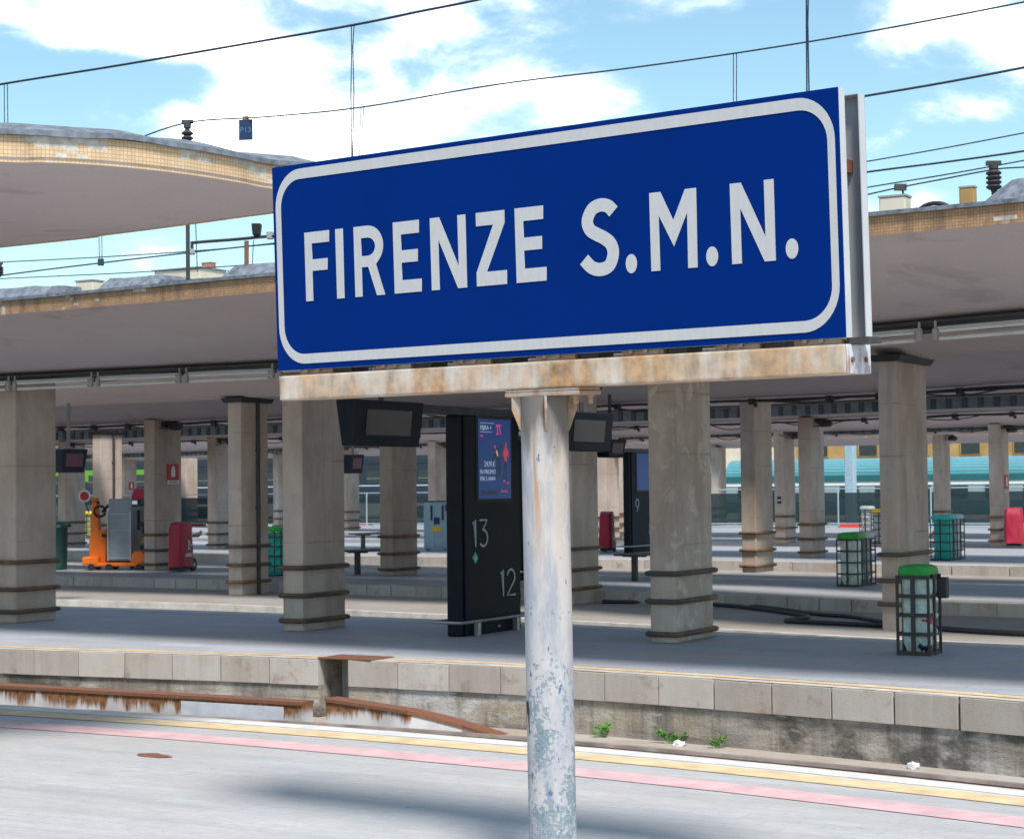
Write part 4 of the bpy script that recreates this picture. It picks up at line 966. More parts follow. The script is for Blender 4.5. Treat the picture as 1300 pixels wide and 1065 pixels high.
m = MB(); m.tube(ring(.165, .20, .86, .02), .017, 8, closed=True); m.build('foot_rail', M['steel'], t3, smooth=True)
m = MB(); m.box((0, -.05, 2.485), (.24, 2.4, .09)); m.build('head_beam', M['dark_metal'], t3)
# second totem, farther away
t2, RF2, tc2 = totem(803, 702, 0, 'distant black platform totem numbered 9 with a dark blue screen', '')
bp2 = Matrix.Translation((.002, 0, 0)) @ RF2
strokes_num('number', '9', -.42, 1.0, .30, t2, bp2, .014); strokes_num('number', '8', .30, .42, .30, t2, bp2, .014)
m = MB(); m.tube(ring(.165, .20, .86, .02), .02, 8, closed=True); m.build('foot_rail', M['steel'], t2, smooth=True)
m = MB(); m.box((0, -.05, 2.485), (.24, 2.4, .09)); m.build('head_beam', M['dark_metal'], t2)

# ------------------------------------------------------------------ bins
def bag_mesh(r, h, seed, mat, name, parent, c=(0, 0, 0), slump=.0):
    m = MB(); k = 14; rows = 9
    for j in range(rows):
        q = j / (rows - 1)
        for a in range(k):
            an = 2 * PI * a / k; rr = r * 1.08 / (abs(math.cos(an)) ** 4 + abs(math.sin(an)) ** 4) ** .25 * (1 - slump * (1 - q) + .10 * noise.noise(Vector((math.cos(an) * 2, math.sin(an) * 2 + seed, q * 5))))
            if j == 0: rr *= .75
            m.v.append((c[0] + rr * math.cos(an), c[1] + rr * math.sin(an), c[2] + h * q))
    for j in range(rows - 1):
        for a in range(k): m.face((j * k + a, j * k + (a + 1) % k, (j + 1) * k + (a + 1) % k, (j + 1) * k + a))
    m.face(list(reversed(range(k))))
    return m.build(name, mat, parent, smooth=True)
def lump(c, r, mat, name, parent, seed):
    b = bmesh.new(); bmesh.ops.create_icosphere(b, subdivisions=2, radius=1)
    for v in b.verts: v.co = Vector(c) + Vector((v.co.x * r, v.co.y * r, v.co.z * r * .8)) * (1 + .45 * noise.noise(v.co * 1.8 + Vector((seed, 0, 0))))
    me = bpy.data.meshes.new(name); b.to_mesh(me); b.free(); me.materials.append(mat); return link(name, me, parent)
def lid(t, w_, d_, z, mat, c=(0, 0)):
    m = MB(); rng = []
    def rr(a, b, zz, q):
        out = []
        for sx, sy, a0 in ((1, 1, 0), (-1, 1, 90), (-1, -1, 180), (1, -1, 270)):
            for k in range(4): an = math.radians(a0 + 30 * k); out.append((c[0] + sx * (a / 2 - q) + q * math.cos(an), c[1] + sy * (b / 2 - q) + q * math.sin(an), zz))
        return out
    L_ = [rr(w_, d_, z, .05), rr(w_ + .015, d_ + .015, z + .035, .06), rr(w_ - .01, d_ - .01, z + .085, .06), rr(w_ * .72, d_ * .72, z + .10, .06), rr(w_ * .6, d_ * .6, z + .07, .05)]
    for l in L_: m.v += l
    for j in range(len(L_) - 1):
        for q in range(16): m.face((16 * j + q, 16 * j + (q + 1) % 16, 16 * j + 16 + (q + 1) % 16, 16 * j + 16 + q))
    m.face([16 * (len(L_) - 1) + q for q in range(16)]); m.face(list(reversed(range(16))))
    return m.build('lid', mat, t, smooth=True)
def cage_bin(px, py, z, label, cells, w_=.30, d_=.33, h=.76, bars=(0.02, .20, .38, .56, .74), rz=-PH, bw=.018, group='caged rubbish bins', ash=False, sc=1.0):
    t = thing('caged_bin', label, 'bin', at(px, py, z) + Vector((SP, CP, 0)) * d_ * .5, rz, group)
    n = len(cells); D = d_ * n
    cg = MB()
    for zz in bars:
        for sx in (-1, 1): cg.box((sx * w_ / 2, 0, zz), (bw * .6, D, bw * 1.5))
        for sy in (-1, 1): cg.box((0, sy * (D / 2 - .003), zz + .0015), (w_, bw * .6, bw * 1.5))
    xs = [-w_ / 2, w_ / 2]
    for i in range(2 * n + 1):
        yy = -D / 2 + D * i / (2 * n)
        for sx in xs: cg.box((sx * 1.012, yy, h / 2), (bw, bw * (1.5 if i % 2 else 1.0), h))
    for sy in (-1, 1): cg.box((0, sy * D / 2, h / 2), (bw * 1.6, bw, h))
    cg.box((0, 0, .008), (w_, D, .012)); cg.build('cage', M['cage'], t)
    for i, (lm, bm_, fill) in enumerate(cells):
        yc = -D / 2 + d_ * (i + .5)
        bag_mesh(min(w_, d_) * .44, h - .04, px + i, M[bm_], 'bag', t, (0, yc, .02))
        lid(t, w_ * 1.02, d_ * .98, h - .005, M[lm], (0, yc))
        rr = random.Random(int(px) + i)
        for q, mt in enumerate(fill): lump((rr.uniform(.05, .10), yc + rr.uniform(-.10, .06), .08 + .05 * q), .072, M[mt], 'rubbish', t, px + q)
    if ash:
        m = MB(); m.box((w_ / 2 + .04, D / 2 - .02, h - .13), (.10, .09, .20)); m.build('ash_box', M['cage'], t, bevel=.01)
        for yy in (-.10, .12):
            m = MB(); m.tube([(w_ / 2 + .005, yy, h - .01), (w_ / 2 + .03, yy, h - .01)], .018, 8); m.build('hinge', M['black'], t)
    return t
cage_bin(1160, 832, 0, 'brown caged bin with bright green lid and clear bag, nearest at right', [('green_lid', 'bag', ('p13', 'yellow_lid', 'paper', 'pale_blue', 'white', 'pink', 'paper'))], w_=.30, d_=.36, ash=True, bw=.024)
cage_bin(1082, 744, 0, 'double caged bin with one green and one grey lid behind the tall capped column', [('green_lid', 'bag', ('green_lid', 'paper', 'paper')), ('grey_lid', 'bag_grey', ('black', 'paper', 'black'))], w_=.34, d_=.42)
cage_bin(1199, 711, 0, 'double caged bin with a teal bag and a grey lid at right', [('teal_lid', 'teal_lid', ('teal_lid',)), ('grey_lid', 'bag_white', ('paper', 'red'))], w_=.40, d_=.52, h=.86)
cage_bin(348, 731, 0, 'double caged bin with a teal bag half behind the pale column', [('green_lid', 'teal_lid', ('teal_lid',)), ('grey_lid', 'bag_grey', ('paper',))], w_=.34, d_=.42, h=.84)
cage_bin(1099, 682, 0, 'distant slim caged bin with grey lid and white bag', [('grey_lid', 'bag_white', ('paper',))], w_=.36, d_=.40, h=.84)
cage_bin(1116, 690, 0, 'distant caged bin with a yellow lid beside the tall capped column', [('yellow_lid', 'bag_white', ('brick',))], w_=.40, d_=.50, h=.84)
cage_bin(110, 683, 0, 'distant caged bin with yellow bag and lid left of the orange lift', [('yellow_lid', 'bag_yellow', ('paper',))], w_=.40, d_=.48, h=.84)
cage_bin(943, 666, 0, 'tiny distant caged bin with a green lid before the fence', [('green_lid', 'bag_yellow', ('paper',))], w_=.40, d_=.42, h=.70)
t = thing('litter_bin', 'dark green litter bin partly behind the left column', 'bin', at(74, 723, 0))
m = MB(); m.lathe([(.16, 0), (.18, .02), (.20, .86), (.21, .88), (.20, .92), (.12, .99), (.03, 1.0)], 16); m.build('body', plain('bin_dark_green', (.008, .05, .045), .5), t, smooth=True)
m = MB(); m.tube([(.0, .20, .9), (.0, .34, .93), (.0, .36, .90)], .03, 8); m.build('handle', M['black'], t)

# ------------------------------------------------------------------ benches
def bench(px, py, label, h=.47, ln=1.6):
    t = thing('bench', label, 'bench', at(px, py, 0), -PH, 'brown benches')
    for q in range(3):
        m = MB(); m.box((-.17 + q * .17, ln * .30, h - .02), (.15, ln, .035)); m.build('seat_plank', M['bench'], t, bevel=.006)
    for yy in (0, ln * .6):
        m = MB(); m.box((0, yy, (h - .04) / 2), (.09, .09, h - .04)); m.box((0, yy, h - .05), (.44, .07, .025)); m.build('leg', M['bench'], t, bevel=.005)
bench(454, 729, 'brown bench left of the dark column, on the platform of the orange lift'); bench(461, 700, 'farther brown bench behind the first, left of the dark column', .48); bench(806, 737, 'brown bench below totem nine, right of the sign post')

# ------------------------------------------------------------------ wheelchair lifts, covers, cabinets
def orange_lift():
    t = thing('wheelchair_lift', 'orange wheelchair lift with a grey folding platform, left', 'wheelchair lift', at(137, 724, 0) + Vector((SP, CP, 0)) * .3, -PH + .45)
    S = 1.16
    m = MB(); m.box((.18 * S, 0, .12), (1.35 * S, .50, .08)); m.box((-.44 * S, 0, .20), (.30 * S, .52, .16)); m.build('chassis', M['orange'], t, bevel=.02)
    for xx in (-.42, -.1, .45, .70):
        for yy in (-.24, .24):
            w_ = MB(); w_.tube([(xx * S, yy - .03, .07), (xx * S, yy + .03, .07)], .07, 14); w_.build('wheel', M['black'], t)
    m = MB(); m.prism([(-.50, .16), (-.20, .16), (-.18, .85), (-.32, .82), (-.36, 1.42), (-.45, 1.42), (-.47, .75), (-.50, .60)], -.10, .10, f=lambda x, y, z: (x * S, z, y)); m.build('mast', M['orange'], t, bevel=.012)
    m = MB(); m.tube([(-.41 * S, 0, 1.42), (-.41 * S, 0, 1.50)], .08, 12); m.build('lamp', M['orange'], t)
    m = MB(); m.tube([(-.41 * S, 0, 1.38), (-.41 * S, 0, 1.425)], .10, 12); m.build('lamp_base', M['black'], t)
    m = MB(); m.tube([(-.52 * S, -.02, 1.2), (-.62 * S, -.02, 1.50)], .012, 6); m.build('disc_stem', M['black'], t)
    m = MB(); m.tube([(-.60 * S, -.03, 1.54), (-.60 * S, -.015, 1.54)], .13, 20); ds = m.build('stop_disc', M['white'], t)
    m = MB(); m.tube([(-.60 * S, -.038, 1.54), (-.60 * S, -.030, 1.54)], .095, 20); m.build('disc_face', M['red'], ds)
    m = MB(); m.box((.09 * S, -.16, .84), (.42 * S, .04, 1.28)); pl = m.build('folded_platform', M['grey_lift'], t, bevel=.01)
    for zz in (.82, .25, 1.16):
        b = MB(); b.tube([(-.10 * S, -.19, zz), (.28 * S, -.19, zz)], .012, 6); b.build('crossbar', M['aluminium'], pl)
    for xx in (-.13, .28):
        m = MB(); m.tube([(xx * S, -.20, .20), (xx * S, -.20, 1.20), (xx * S + .04, -.14, 1.25)], .016, 8); m.build('guard_rail', M['aluminium'], t, smooth=True)
    m = MB(); m.tube([(-.04 * S, -.1, .5), (-.04 * S, -.1, 1.18)], .02, 6); m.build('hose', M['yellow_lid'], t)
    m = MB(); m.tube([(-.30 * S + .12 * math.cos(a), -.1, 1.22 + .11 * math.sin(a)) for a in [2 * PI * i / 14 for i in range(14)]], .028, 8, closed=True); m.tube([(-.26 * S, -.1, 1.2), (-.14 * S, -.1, 1.35)], .03, 8); m.build('handwheel', M['black'], t)
    m = MB(); m.prism([(.20, .15), (.50, .15), (.47, .32), (.40, .40), (.28, .40), (.22, .32)], -.24, -.05, f=lambda x, y, z: (x * S + .1, z, y)); m.build('wheel_guard', M['orange'], t, bevel=.02)
    m = MB(); m.box((.06 * S, -.02, .22), (.42 * S, .22, .12)); m.build('ramp_hinge', M['black'], t, bevel=.01)
    for (xx, zz) in ((.47, .95), (.50, .46), (-.20, .72)):
        m = MB(); m.box((xx * S, -.16, zz), (.12, .05, .08)); m.build('catch', M['black'], t, bevel=.01)
orange_lift()
def cabinet(px, py, label, mat, w_, d_, h, name='lift_cabinet', notice=True, pinkcap=False, rz=-PH + .45):
    t = thing(name, label, 'lift cabinet', at(px, py, 0) + Vector((SP, CP, 0)) * .45, rz)
    m = MB(); m.box((0, 0, h / 2 + .04), (w_, d_, h)); m.build('body', M[mat], t, bevel=.015)
    for k in range(2):
        m = MB(); m.box((-w_ / 4 + k * w_ / 2, -d_ / 2 - .008, h / 2 + .04), (w_ * .46, .016, h * .92)); dr = m.build('door', M[mat], t, bevel=.006)
        b = MB(); b.box((-w_ / 4 + k * w_ / 2 + w_ * .12, -d_ / 2 - .025, h * .80), (.05, .02, h * .32)); b.build('handle', M['black'], dr)
    m = MB(); m.box((0, 0, h + .055), (w_ * 1.02, d_ * 1.02, .03)); m.build('top', M['dark_metal'], t)
    if notice:
        m = MB(); m.box((w_ * .1, -d_ / 2 - .02, h * .63), (.16, .006, .18)); m.build('blue_notice', M['p13'], t)
        m = MB(); m.box((w_ * .1, -d_ / 2 - .02, h * .46), (.24, .006, .13)); m.build('yellow_notice', M['yellow_lid'], t)
    for sx in (-1, 1):
        m = MB(); m.tube([(sx * w_ * .4, -.04, .06), (sx * w_ * .4, .04, .06)], .06, 10); m.build('wheel', M['black'], t)
    return t
cabinet(167, 722, 'grey lift cabinet between the orange lift and the column', 'grey_lift', .72, .4, 1.28)
cabinet(543, 699, 'pale blue lift cabinet with a yellow notice, left of the black totem', 'pale_blue', .60, .4, 1.22, rz=-PH + .3)
t = thing('parking_pole', 'thin grey pole with a dark tip beside the pale blue cabinet', 'pole', at(567, 699, 0)); m = MB(); m.tube([(0, 0, 0), (0, 0, 1.05)], .022, 8); m.build('shaft', M['pale_blue'], t); m = MB(); m.tube([(0, 0, 1.03), (0, 0, 1.2)], .03, 8); m.build('tip', M['black'], t)
t = thing('lift_mast', 'bright pink hood on a dark pole above the grey lift cabinet', 'pole', at(146, 722, 0) + Vector((SP, CP, 0)) * .75, 0)
m = MB(); m.tube([(0, 0, 0), (0, 0, 1.55)], .03, 8); m.build('shaft', M['black'], t)
m = MB(); m.v = [(-.16, -.12, 1.42), (.17, -.12, 1.46), (.17, .12, 1.46), (-.16, .12, 1.42), (-.10, -.07, 1.68), (.13, -.07, 1.69), (.13, .07, 1.69), (-.10, .07, 1.68)]
for q in ((3, 2, 1, 0), (4, 5, 6, 7), (0, 1, 5, 4), (1, 2, 6, 5), (2, 3, 7, 6), (3, 0, 4, 7)): m.face(q)
m.build('hood', M['pink'], t, bevel=.02)
def red_cover(px, py, label, h=1.0, w_=.36, d_=.55, rz=-PH + .25, sc=1.0):
    t = thing('covered_trolley', label, 'trolley', at(px, py, 0) + Vector((SP, CP, 0)) * .2, rz, 'lifts under red covers')
    m = MB(); k = 16; rows = 9
    for j in range(rows):
        q = j / (rows - 1)
        for a in range(k):
            an = 2 * PI * a / k; ca, sa_ = math.cos(an), math.sin(an); e = .38
            x = math.copysign(abs(ca) ** e, ca) * w_ / 2 * (1 - .10 * q - (.10 if q > .9 else 0)); y = math.copysign(abs(sa_) ** e, sa_) * d_ / 2 * (1 - .06 * q - (.10 if q > .95 else 0))
            wv = .022 * noise.noise(Vector((ca * 3, sa_ * 3 + px, q * 1.5))) * (1.3 - q); nx = 1 + wv / .2
            zz = .10 + (h - .10) * q + (.05 * noise.noise(Vector((ca * 2, sa_ * 2, px))) if j == 0 else 0) - (.10 * max(0, -y / d_) if q > .85 else 0)
            m.v.append((x * nx, y * nx, zz))
    for j in range(rows - 1):
        for a in range(k): m.face((j * k + a, j * k + (a + 1) % k, (j + 1) * k + (a + 1) % k, (j + 1) * k + a))
    m.face([(rows - 1) * k + a for a in range(k)]); m.build('cover', M['cover'], t, smooth=True)
    for xx in (-.12, .12):
        m = MB(); m.tube([(xx - .03, d_ * .52, .13), (xx + .03, d_ * .52, .13)], .13, 18); wl = m.build('wheel', M['black'], t, smooth=True)
        b = MB(); b.tube([(xx - .034, d_ * .52, .13), (xx + .034, d_ * .52, .13)], .045, 10); b.build('hub', M['steel'], wl)
    m = MB(); m.box((0, 0, .07), (w_ * .75, d_ * .8, .08)); m.build('frame', M['black'], t)
    PM = Matrix.Translation((w_ / 2 * .985 + .012, 0, 0)) @ Matrix.Rotation(PI / 2, 4, 'Z') @ FACE
    shape2d('print', [stroke(catmull([(-.02, .62), (.02, .60), (.0, .48), (.06, .46)], 4), .016)], M['white'], t, .004, PM)
    shape2d('print', [stroke(catmull([(.05, .62), (.08, .54), (.14, .52)], 4), .014)], M['white'], t, .004, PM)
    for q in range(5): shape2d('print', [[(-.14 + q * .065, .30), (-.10 + q * .065, .30), (-.10 + q * .065, .37), (-.14 + q * .065, .37)]], M['white'], t, .004, PM)
    return t
red_cover(221, 726, 'trolley under a dark red cover beside the extinguisher sign column', h=1.0, w_=.34, d_=.62)
red_cover(1285, 694, 'trolley under a red cover at the far right column', h=.98, w_=.5, d_=.9)
red_cover(766, 701, 'half hidden trolley under a red cover, right of the sign post', h=1.0, w_=.34, d_=.5)

# ------------------------------------------------------------------ hoses on the service strip
def hose(pts, label, r=.03):
    P = [at(x, y, z) + Vector((0, 0, r)) for x, y, z in pts]; o0 = P[0].copy(); m = MB(); m.tube([Vector(p) - o0 for p in catmull([tuple(p) for p in P], 8)], r, 8)
    o = m.build('hose', M['hose'], smooth=True); o.location = o0; return tag(o, label, 'hose', 'hoses on the service strip')
zs = -.18
hose([(765, 766, zs), (830, 767, zs), (910, 770, zs), (960, 775, zs), (1010, 782, zs), (1026, 786, zs), (1005, 789, zs), (1000, 791, zs), (1040, 793, zs), (1122, 797, zs)], 'thick black hose looping back on itself beside the mottled column')
hose([(915, 768, zs), (980, 774, zs), (1040, 782, zs), (1080, 785, zs), (1122, 792, zs)], 'straight black hose behind the looped one', .026)
hose([(1178, 800, zs), (1230, 804, zs), (1300, 808, zs), (1400, 812, zs)], 'black hose running right from behind the green lidded bin', .034)

# ------------------------------------------------------------------ overhead line
def overhead(name, pts, n_, r, label, cat='overhead wire'):
    P = [atn(x, y, n_) for x, y in pts]
    cs = [Vector(p) for p in catmull([tuple(p) for p in P], 6)]; c0 = cs[len(cs) // 2].copy()
    if pts[0][0] <= 0: cs.insert(0, cs[0] + (cs[0] - cs[1]).normalized() * 14)      # the line runs straight on past the picture
    if pts[-1][0] >= 760 : cs.append(cs[-1] + (cs[-1] - cs[-2]).normalized() * 10)
    m = MB(); m.tube([Vector(p) - c0 for p in cs], r, 6); o = m.build(name, M['wire'], smooth=True); o.location = c0; tag(o, label, cat, 'overhead line'); return o, n_, c0
def dropper(w, pts, r=.0045):
    o, n_, c0 = w; m = MB(); m.tube([atn(x, y, n_) - c0 for x, y in pts], r, 5); m.build('dropper', M['wire'], o)
w1 = overhead('overhead_wire', [(-220, 145), (0, 107.5), (150, 83.5), (300, 58), (447, 32.5), (530, 15.5), (612, -1), (760, -36)], 12.8, .0105, 'thick messenger wire rising across the upper left sky')
for dx in (0, 3.5): dropper(w1, [(446 + dx, 33), (446.5 + dx * .4, 60), (445.5 + dx * 1.1, 120), (447, 232)])
for dx in (-1.5, 2.5): dropper(w1, [(7 + dx, 107), (8 + dx * 1.2, 260)])
w2 = overhead('overhead_wire', [(160, 182), (238, 156), (340, 148.5), (459, 136.5), (628, 108), (790, 88), (933, 68), (1100, 41), (1300, 3), (1450, -28)], 15.6, .008, 'thin wire from the left insulator across the sky behind the sign')
for dx in (-1.5, 2): dropper(w2, [(460 + dx, 137), (459 + dx * .7 - 1, 170), (457 + dx, 300)])
for dx in (-2, 2): dropper(w2, [(933 + dx, 68), (933 + dx, 230)])
for dx in (-1.5, 1.8): dropper((w1[0], 12.8, w1[2]), [(1025 + dx, -40), (1024.5 + dx * .5, 30), (1026 + dx, 160)], .006)
w3 = overhead('contact_wire', [(0, 250), (349, 214), (700, 180), (1000, 139), (1100, 122), (1200, 105), (1300, 86), (1420, 62)], 12.8, .009, 'contact wire crossing the right sky just below the sign top')
overhead('contact_wire', [(760, 258), (1000, 222), (1102, 205), (1200, 188), (1300, 169), (1420, 146)], 15.6, .006, 'thin upper wire of the group at right')
w5 = overhead('contact_wire', [(760, 268), (1000, 234), (1102, 218.5), (1200, 206), (1300, 192), (1420, 172)], 21.6, .013, 'thick wire of the group at right, second from its top')
overhead('contact_wire', [(760, 290), (1000, 256), (1102, 238), (1200, 222), (1300, 204), (1420, 182)], 21.2, .0085, 'thin wire of the group at right, third from its top')
w7 = overhead('contact_wire', [(1000, 270), (1102, 247), (1143, 238), (1200, 227), (1262, 215.5), (1300, 212.5), (1420, 207)], 20.4, .009, 'wire tied to the right insulator, lowest of the group')
overhead('contact_wire', [(-150, 340), (0, 333), (120, 327), (244, 319), (349, 310), (600, 288)], 22.0, .009, 'upper pale thin wire under the rounded canopy at left')
w9 = overhead('contact_wire', [(-150, 372), (0, 350), (128, 334), (248, 320), (349, 309), (600, 280)], 21.6, .012, 'dark wire with a hanger clamp under the rounded canopy at left')
for dx in (-2, 2): dropper(w9, [(127 + dx, 270), (128 + dx * .8, 333)], .006)
m = MB(); p = atn(128, 333, 21.6) - w9[2]; m.box(p, (.08, .08, .10)); m.build('clamp', M['wire'], w9[0])
overhead('contact_wire', [(-150, 362), (0, 354), (170, 346), (349, 334), (600, 316)], 23.0, .009, 'lowest pale thin wire under the rounded canopy at left')
dr = overhead('overhead_wire', [(247, 260), (249, 300), (250.5, 346)], 20.0, .007, 'vertical tie wire under the rounded canopy at left')
for (px, py, h_, n_, lab) in ((238, 194, .33, 15.6, 'ribbed grey insulator behind the rounded canopy edge, left'), (1262, 244, .24, 15.5, 'ribbed dark insulator on the bitumen mound at right'), (-1.5, 352, .22, 21.6, 'ribbed insulator cut by the left picture edge')):
    p = atn(px, py, n_); t = thing('insulator', lab, 'insulator', p, 0, 'line insulators'); m = MB(); prof = [(.022, -.35 if px > 900 else -1.75), (.022, 0)]
    for q in range(4): z = h_ * (.06 + q * .16); prof += [(.028, z), (.062, z + .02), (.066, z + .03), (.028, z + .06)]
    prof += [(.026, h_ * .78), (.04, h_ * .80), (.04, h_ * .93), (.02, h_ * .97)]
    if px < 0: prof = [(a * 1.2, b) for a, b in prof if b > -.1]
    m.lathe(prof, 14); m.build('ribbed_body', M['dark_metal'], t, smooth=True)
    m = MB(); m.box((0, 0, h_), (.12, .05, .035)); m.build('clamp', M['dark_metal'], t)
t = thing('line_clamp', 'small clamp with a short tie on the lowest wire at right', 'clamp', atn(1143, 238, 20.4), 0); m = MB(); m.box((0, 0, 0), (.13, .06, .07)); m.build('body', M['dark_metal'], t); m = MB(); m.tube([(0.02, 0, 0), (.05, 0, -.22)], .012, 6); m.build('tie', M['wire'], t)
# P13 plate
p = atn(312, 165, 15.6); t = thing('track_plate', 'small navy plate reading P13 hanging on a wire', 'sign', p, -.15)
m = MB(); m.box((0, 0, 0), (.145, .012, .215)); m.build('plate', M['p13'], t); m = MB(); m.box((0, 0, .12), (.06, .02, .04)); m.build('hanger', M['rust'], t)
text2d('print', 'P13', .082, M['p13_text'], t, Matrix.Translation((0, -.0075, -.03)) @ FACE, align='CENTER')
# bracket pipe with floodlight beyond the rounded canopy
t = thing('floodlight_bracket', 'steel bracket pipe with a black floodlight beside the sign, left', 'floodlight', atn(313, 342, 19.5), 0); o0 = t.location.copy(); A_ = lambda x, y: atn(x, y, 19.5) - o0
m = MB(); m.tube([A_(313, 345), A_(313, 306)], .03, 8); m.build('post', M['rust'], t)
m = MB(); m.tube(catmull([tuple(A_(244, 322)), tuple(A_(244, 310)), tuple(A_(248, 308)), tuple(A_(300, 304)), tuple(A_(338, 300.5)), tuple(A_(380, 298))], 5), .021, 8); m.build('pipe', M['dark_metal'], t, smooth=True)
m = MB(); m.box(A_(243.5, 320), (.08, .08, .07)); m.box(A_(343, 299), (.09, .07, .10)); m.build('joint', M['grey_wall'], t, bevel=.01)
m = MB(); fl = A_(326, 292); m.v = [tuple(fl + Vector(v)) for v in ((-.05, -.06, -.075), (.045, -.06, -.075), (.045, .06, -.075), (-.05, .06, -.075), (-.06, -.09, .075), (.062, -.09, .075), (.062, .07, .075), (-.06, .07, .075))]
for q in ((3, 2, 1, 0), (4, 5, 6, 7), (0, 1, 5, 4), (1, 2, 6, 5), (2, 3, 7, 6), (3, 0, 4, 7)): m.face(q)
m.build('lamp_housing', M['black'], t, bevel=.008); m = MB(); m.tube([fl + Vector((0, 0, -.07)), A_(328, 303)], .012, 6); m.build('yoke', M['black'], t); m = MB(); m.tube([A_(322, 305), A_(320, 340)], .006, 5); m.build('cable', M['wire'], t)

# boxes and vents on the canopy roof
def roof_box(px0, px1, py0, py1, n_, mat, label, name='roof_box', cat='roof box'):
    a = atn(px0, py1, n_); b = atn(px1, py0, n_); w_ = (Vector((a.x, a.y, 0)) - Vector((b.x, b.y, 0))).length; h_ = (py1 - py0) * a.y / FPX
    t = thing(name, label, cat, (a + Vector((b.x, b.y, a.z))) / 2, -PH); m = MB(); m.box((0, 0, h_ / 2 - .15), (w_ * .85, w_ * .6, h_ + .3)); m.build('body', M[mat], t, bevel=.01)
    m = MB(); m.box((0, 0, h_ + .008), (w_ * .9, w_ * .65, .016)); m.build('top_plate', M['grey_wall'], t)
roof_box(1117, 1156, 253, 270, 15.8, 'cream', 'pale box on the middle canopy roof right of the sign')
roof_box(1218, 1240, 240, 262, 16.4, 'ochre', 'small orange brown chimney box on the canopy roof', 'chimney_box', 'chimney')
roof_box(101, 127, 359, 373, 16.6, 'cream', 'cream box on the middle canopy roof at left')
roof_box(208, 276, 347, 362, 27, 'cream', 'long cream roof house behind the middle canopy at left')
roof_box(258, 272, 335, 350, 27.5, 'brick', 'dark brick chimney on the cream roof house', 'chimney_box', 'chimney')
t = thing('vent_hose', 'black hose arching over the canopy roof right of the sign', 'hose', atn(1186, 270, 15.8), -PH); m = MB(); m.tube([(.17 * math.cos(a) * 1.02, 0, .13 * math.sin(a) - .05) for a in [PI * i / 12 for i in range(13)]], .02, 8); m.build('hose', M['hose'], t, smooth=True)

# ------------------------------------------------------------------ background: fence, trains, buildings
def fence(s0, s1, n_, label, h=1.42):
    t = thing('site_fence', label, 'fence', W(s0, n_, 0), -PH); s = 0.0; L_ = s1 - s0; net = MB(); net.box((0, 0, 0), (3.44, .012, h * .80)); nm = net.mesh('netting', M['net'])
    pm = MB(); pm.tube([(0, 0, 0), (0, 0, h)], .03, 8); pm.box((0, 0, .03), (.5, .22, .06)); pme = pm.mesh('fence_post', M['pale_blue'])
    rm = MB(); rm.tube([(-1.75, 0, 0), (1.75, 0, 0)], .022, 6); rme = rm.mesh('fence_rail', M['pale_blue'])
    tg = MB(); tg.box((0, -.02, 0), (.35, .012, .3)); tgm = tg.mesh('notice', M['white'])
    i = 0
    while s < L_:
        link('fence_post', pme, t, (s, 0, 0)); link('netting', nm, t, (s + 1.75, 0, h * .5)); link('fence_rail', rme, t, (s + 1.75, 0, h)); link('fence_rail', rme, t, (s + 1.75, 0, .14))
        if i % 3 == 1: link('notice', tgm, t, (s + 1.2, -.02, h * .72))
        s += 3.5; i += 1
fence(-84, -2, 66.4, 'long site fence with dark green netting at the far end of the platforms')
def coach(name, s0, s1, n_, z0, label, mats, bands, roof_h, side_h, hw=1.45, rows=0, win=True, wz=(2.05, 2.95), wcol='win_dark', band_w=1.3, pitch=2.4):
    t = thing(name, label, 'train', W((s0 + s1) / 2, n_ + hw, z0), -PH); L_ = s1 - s0
    m = MB(); m.box((0, 0, side_h / 2 + .35), (L_, 2 * hw, side_h - .7)); m.build('lower_body', M[mats[0]], t, bevel=.04)
    m = MB(); prof = [(-hw, 0), (-hw - .0, .15)] + [(-hw * math.cos(a), .15 + roof_h * math.sin(a)) for a in [PI * i / 14 for i in range(1, 14)]] + [(hw, .15), (hw, 0)]
    m.prism(prof, -L_ / 2, L_ / 2, f=lambda x, y, z: (z, x, side_h + y)); m.build('roof', M[mats[1]], t)
    for k in range(7):
        a = math.radians(16 + k * 11); r_ = MB(); r_.box((0, -hw * math.cos(a) - .012, side_h + .15 + roof_h * math.sin(a)), (L_ - .4, .05, .045)); r_.build('roof_rib', M[mats[2]], t)
    for (za, zb, mt) in bands:
        b = MB(); b.box((0, -hw - .012, (za + zb) / 2), (L_ - .1, .03, zb - za)); b.build('side_band', M[mt], t)
    if win:
        wm = MB(); wm.box((0, 0, 0), (band_w, .05, wz[1] - wz[0])); wme = wm.mesh('window', M[wcol]); fm = MB(); fm.box((0, -.012, -(wz[1] - wz[0]) * .1), (band_w * 1.02, .05, .03)); fme = fm.mesh('window_bar', M['coach_grey'])
        x = -L_ / 2 + 1.6
        while x < L_ / 2 - 1:
            o = link('window', wme, t, (x, -hw - .025, (wz[0] + wz[1]) / 2)); link('window_bar', fme, o); x += pitch
    bg_ = MB()
    for xx in (-L_ / 2 + 3, L_ / 2 - 3):
        for q in (-1.2, 1.2): bg_.tube([(xx + q, -hw * .8, .05), (xx + q, hw * .8, .05)], .45, 14)
        bg_.box((xx, 0, .25), (3.4, 1.9, .4))
    bg_.build('bogie', M['navy'], t); return t
ZT = BED + .4
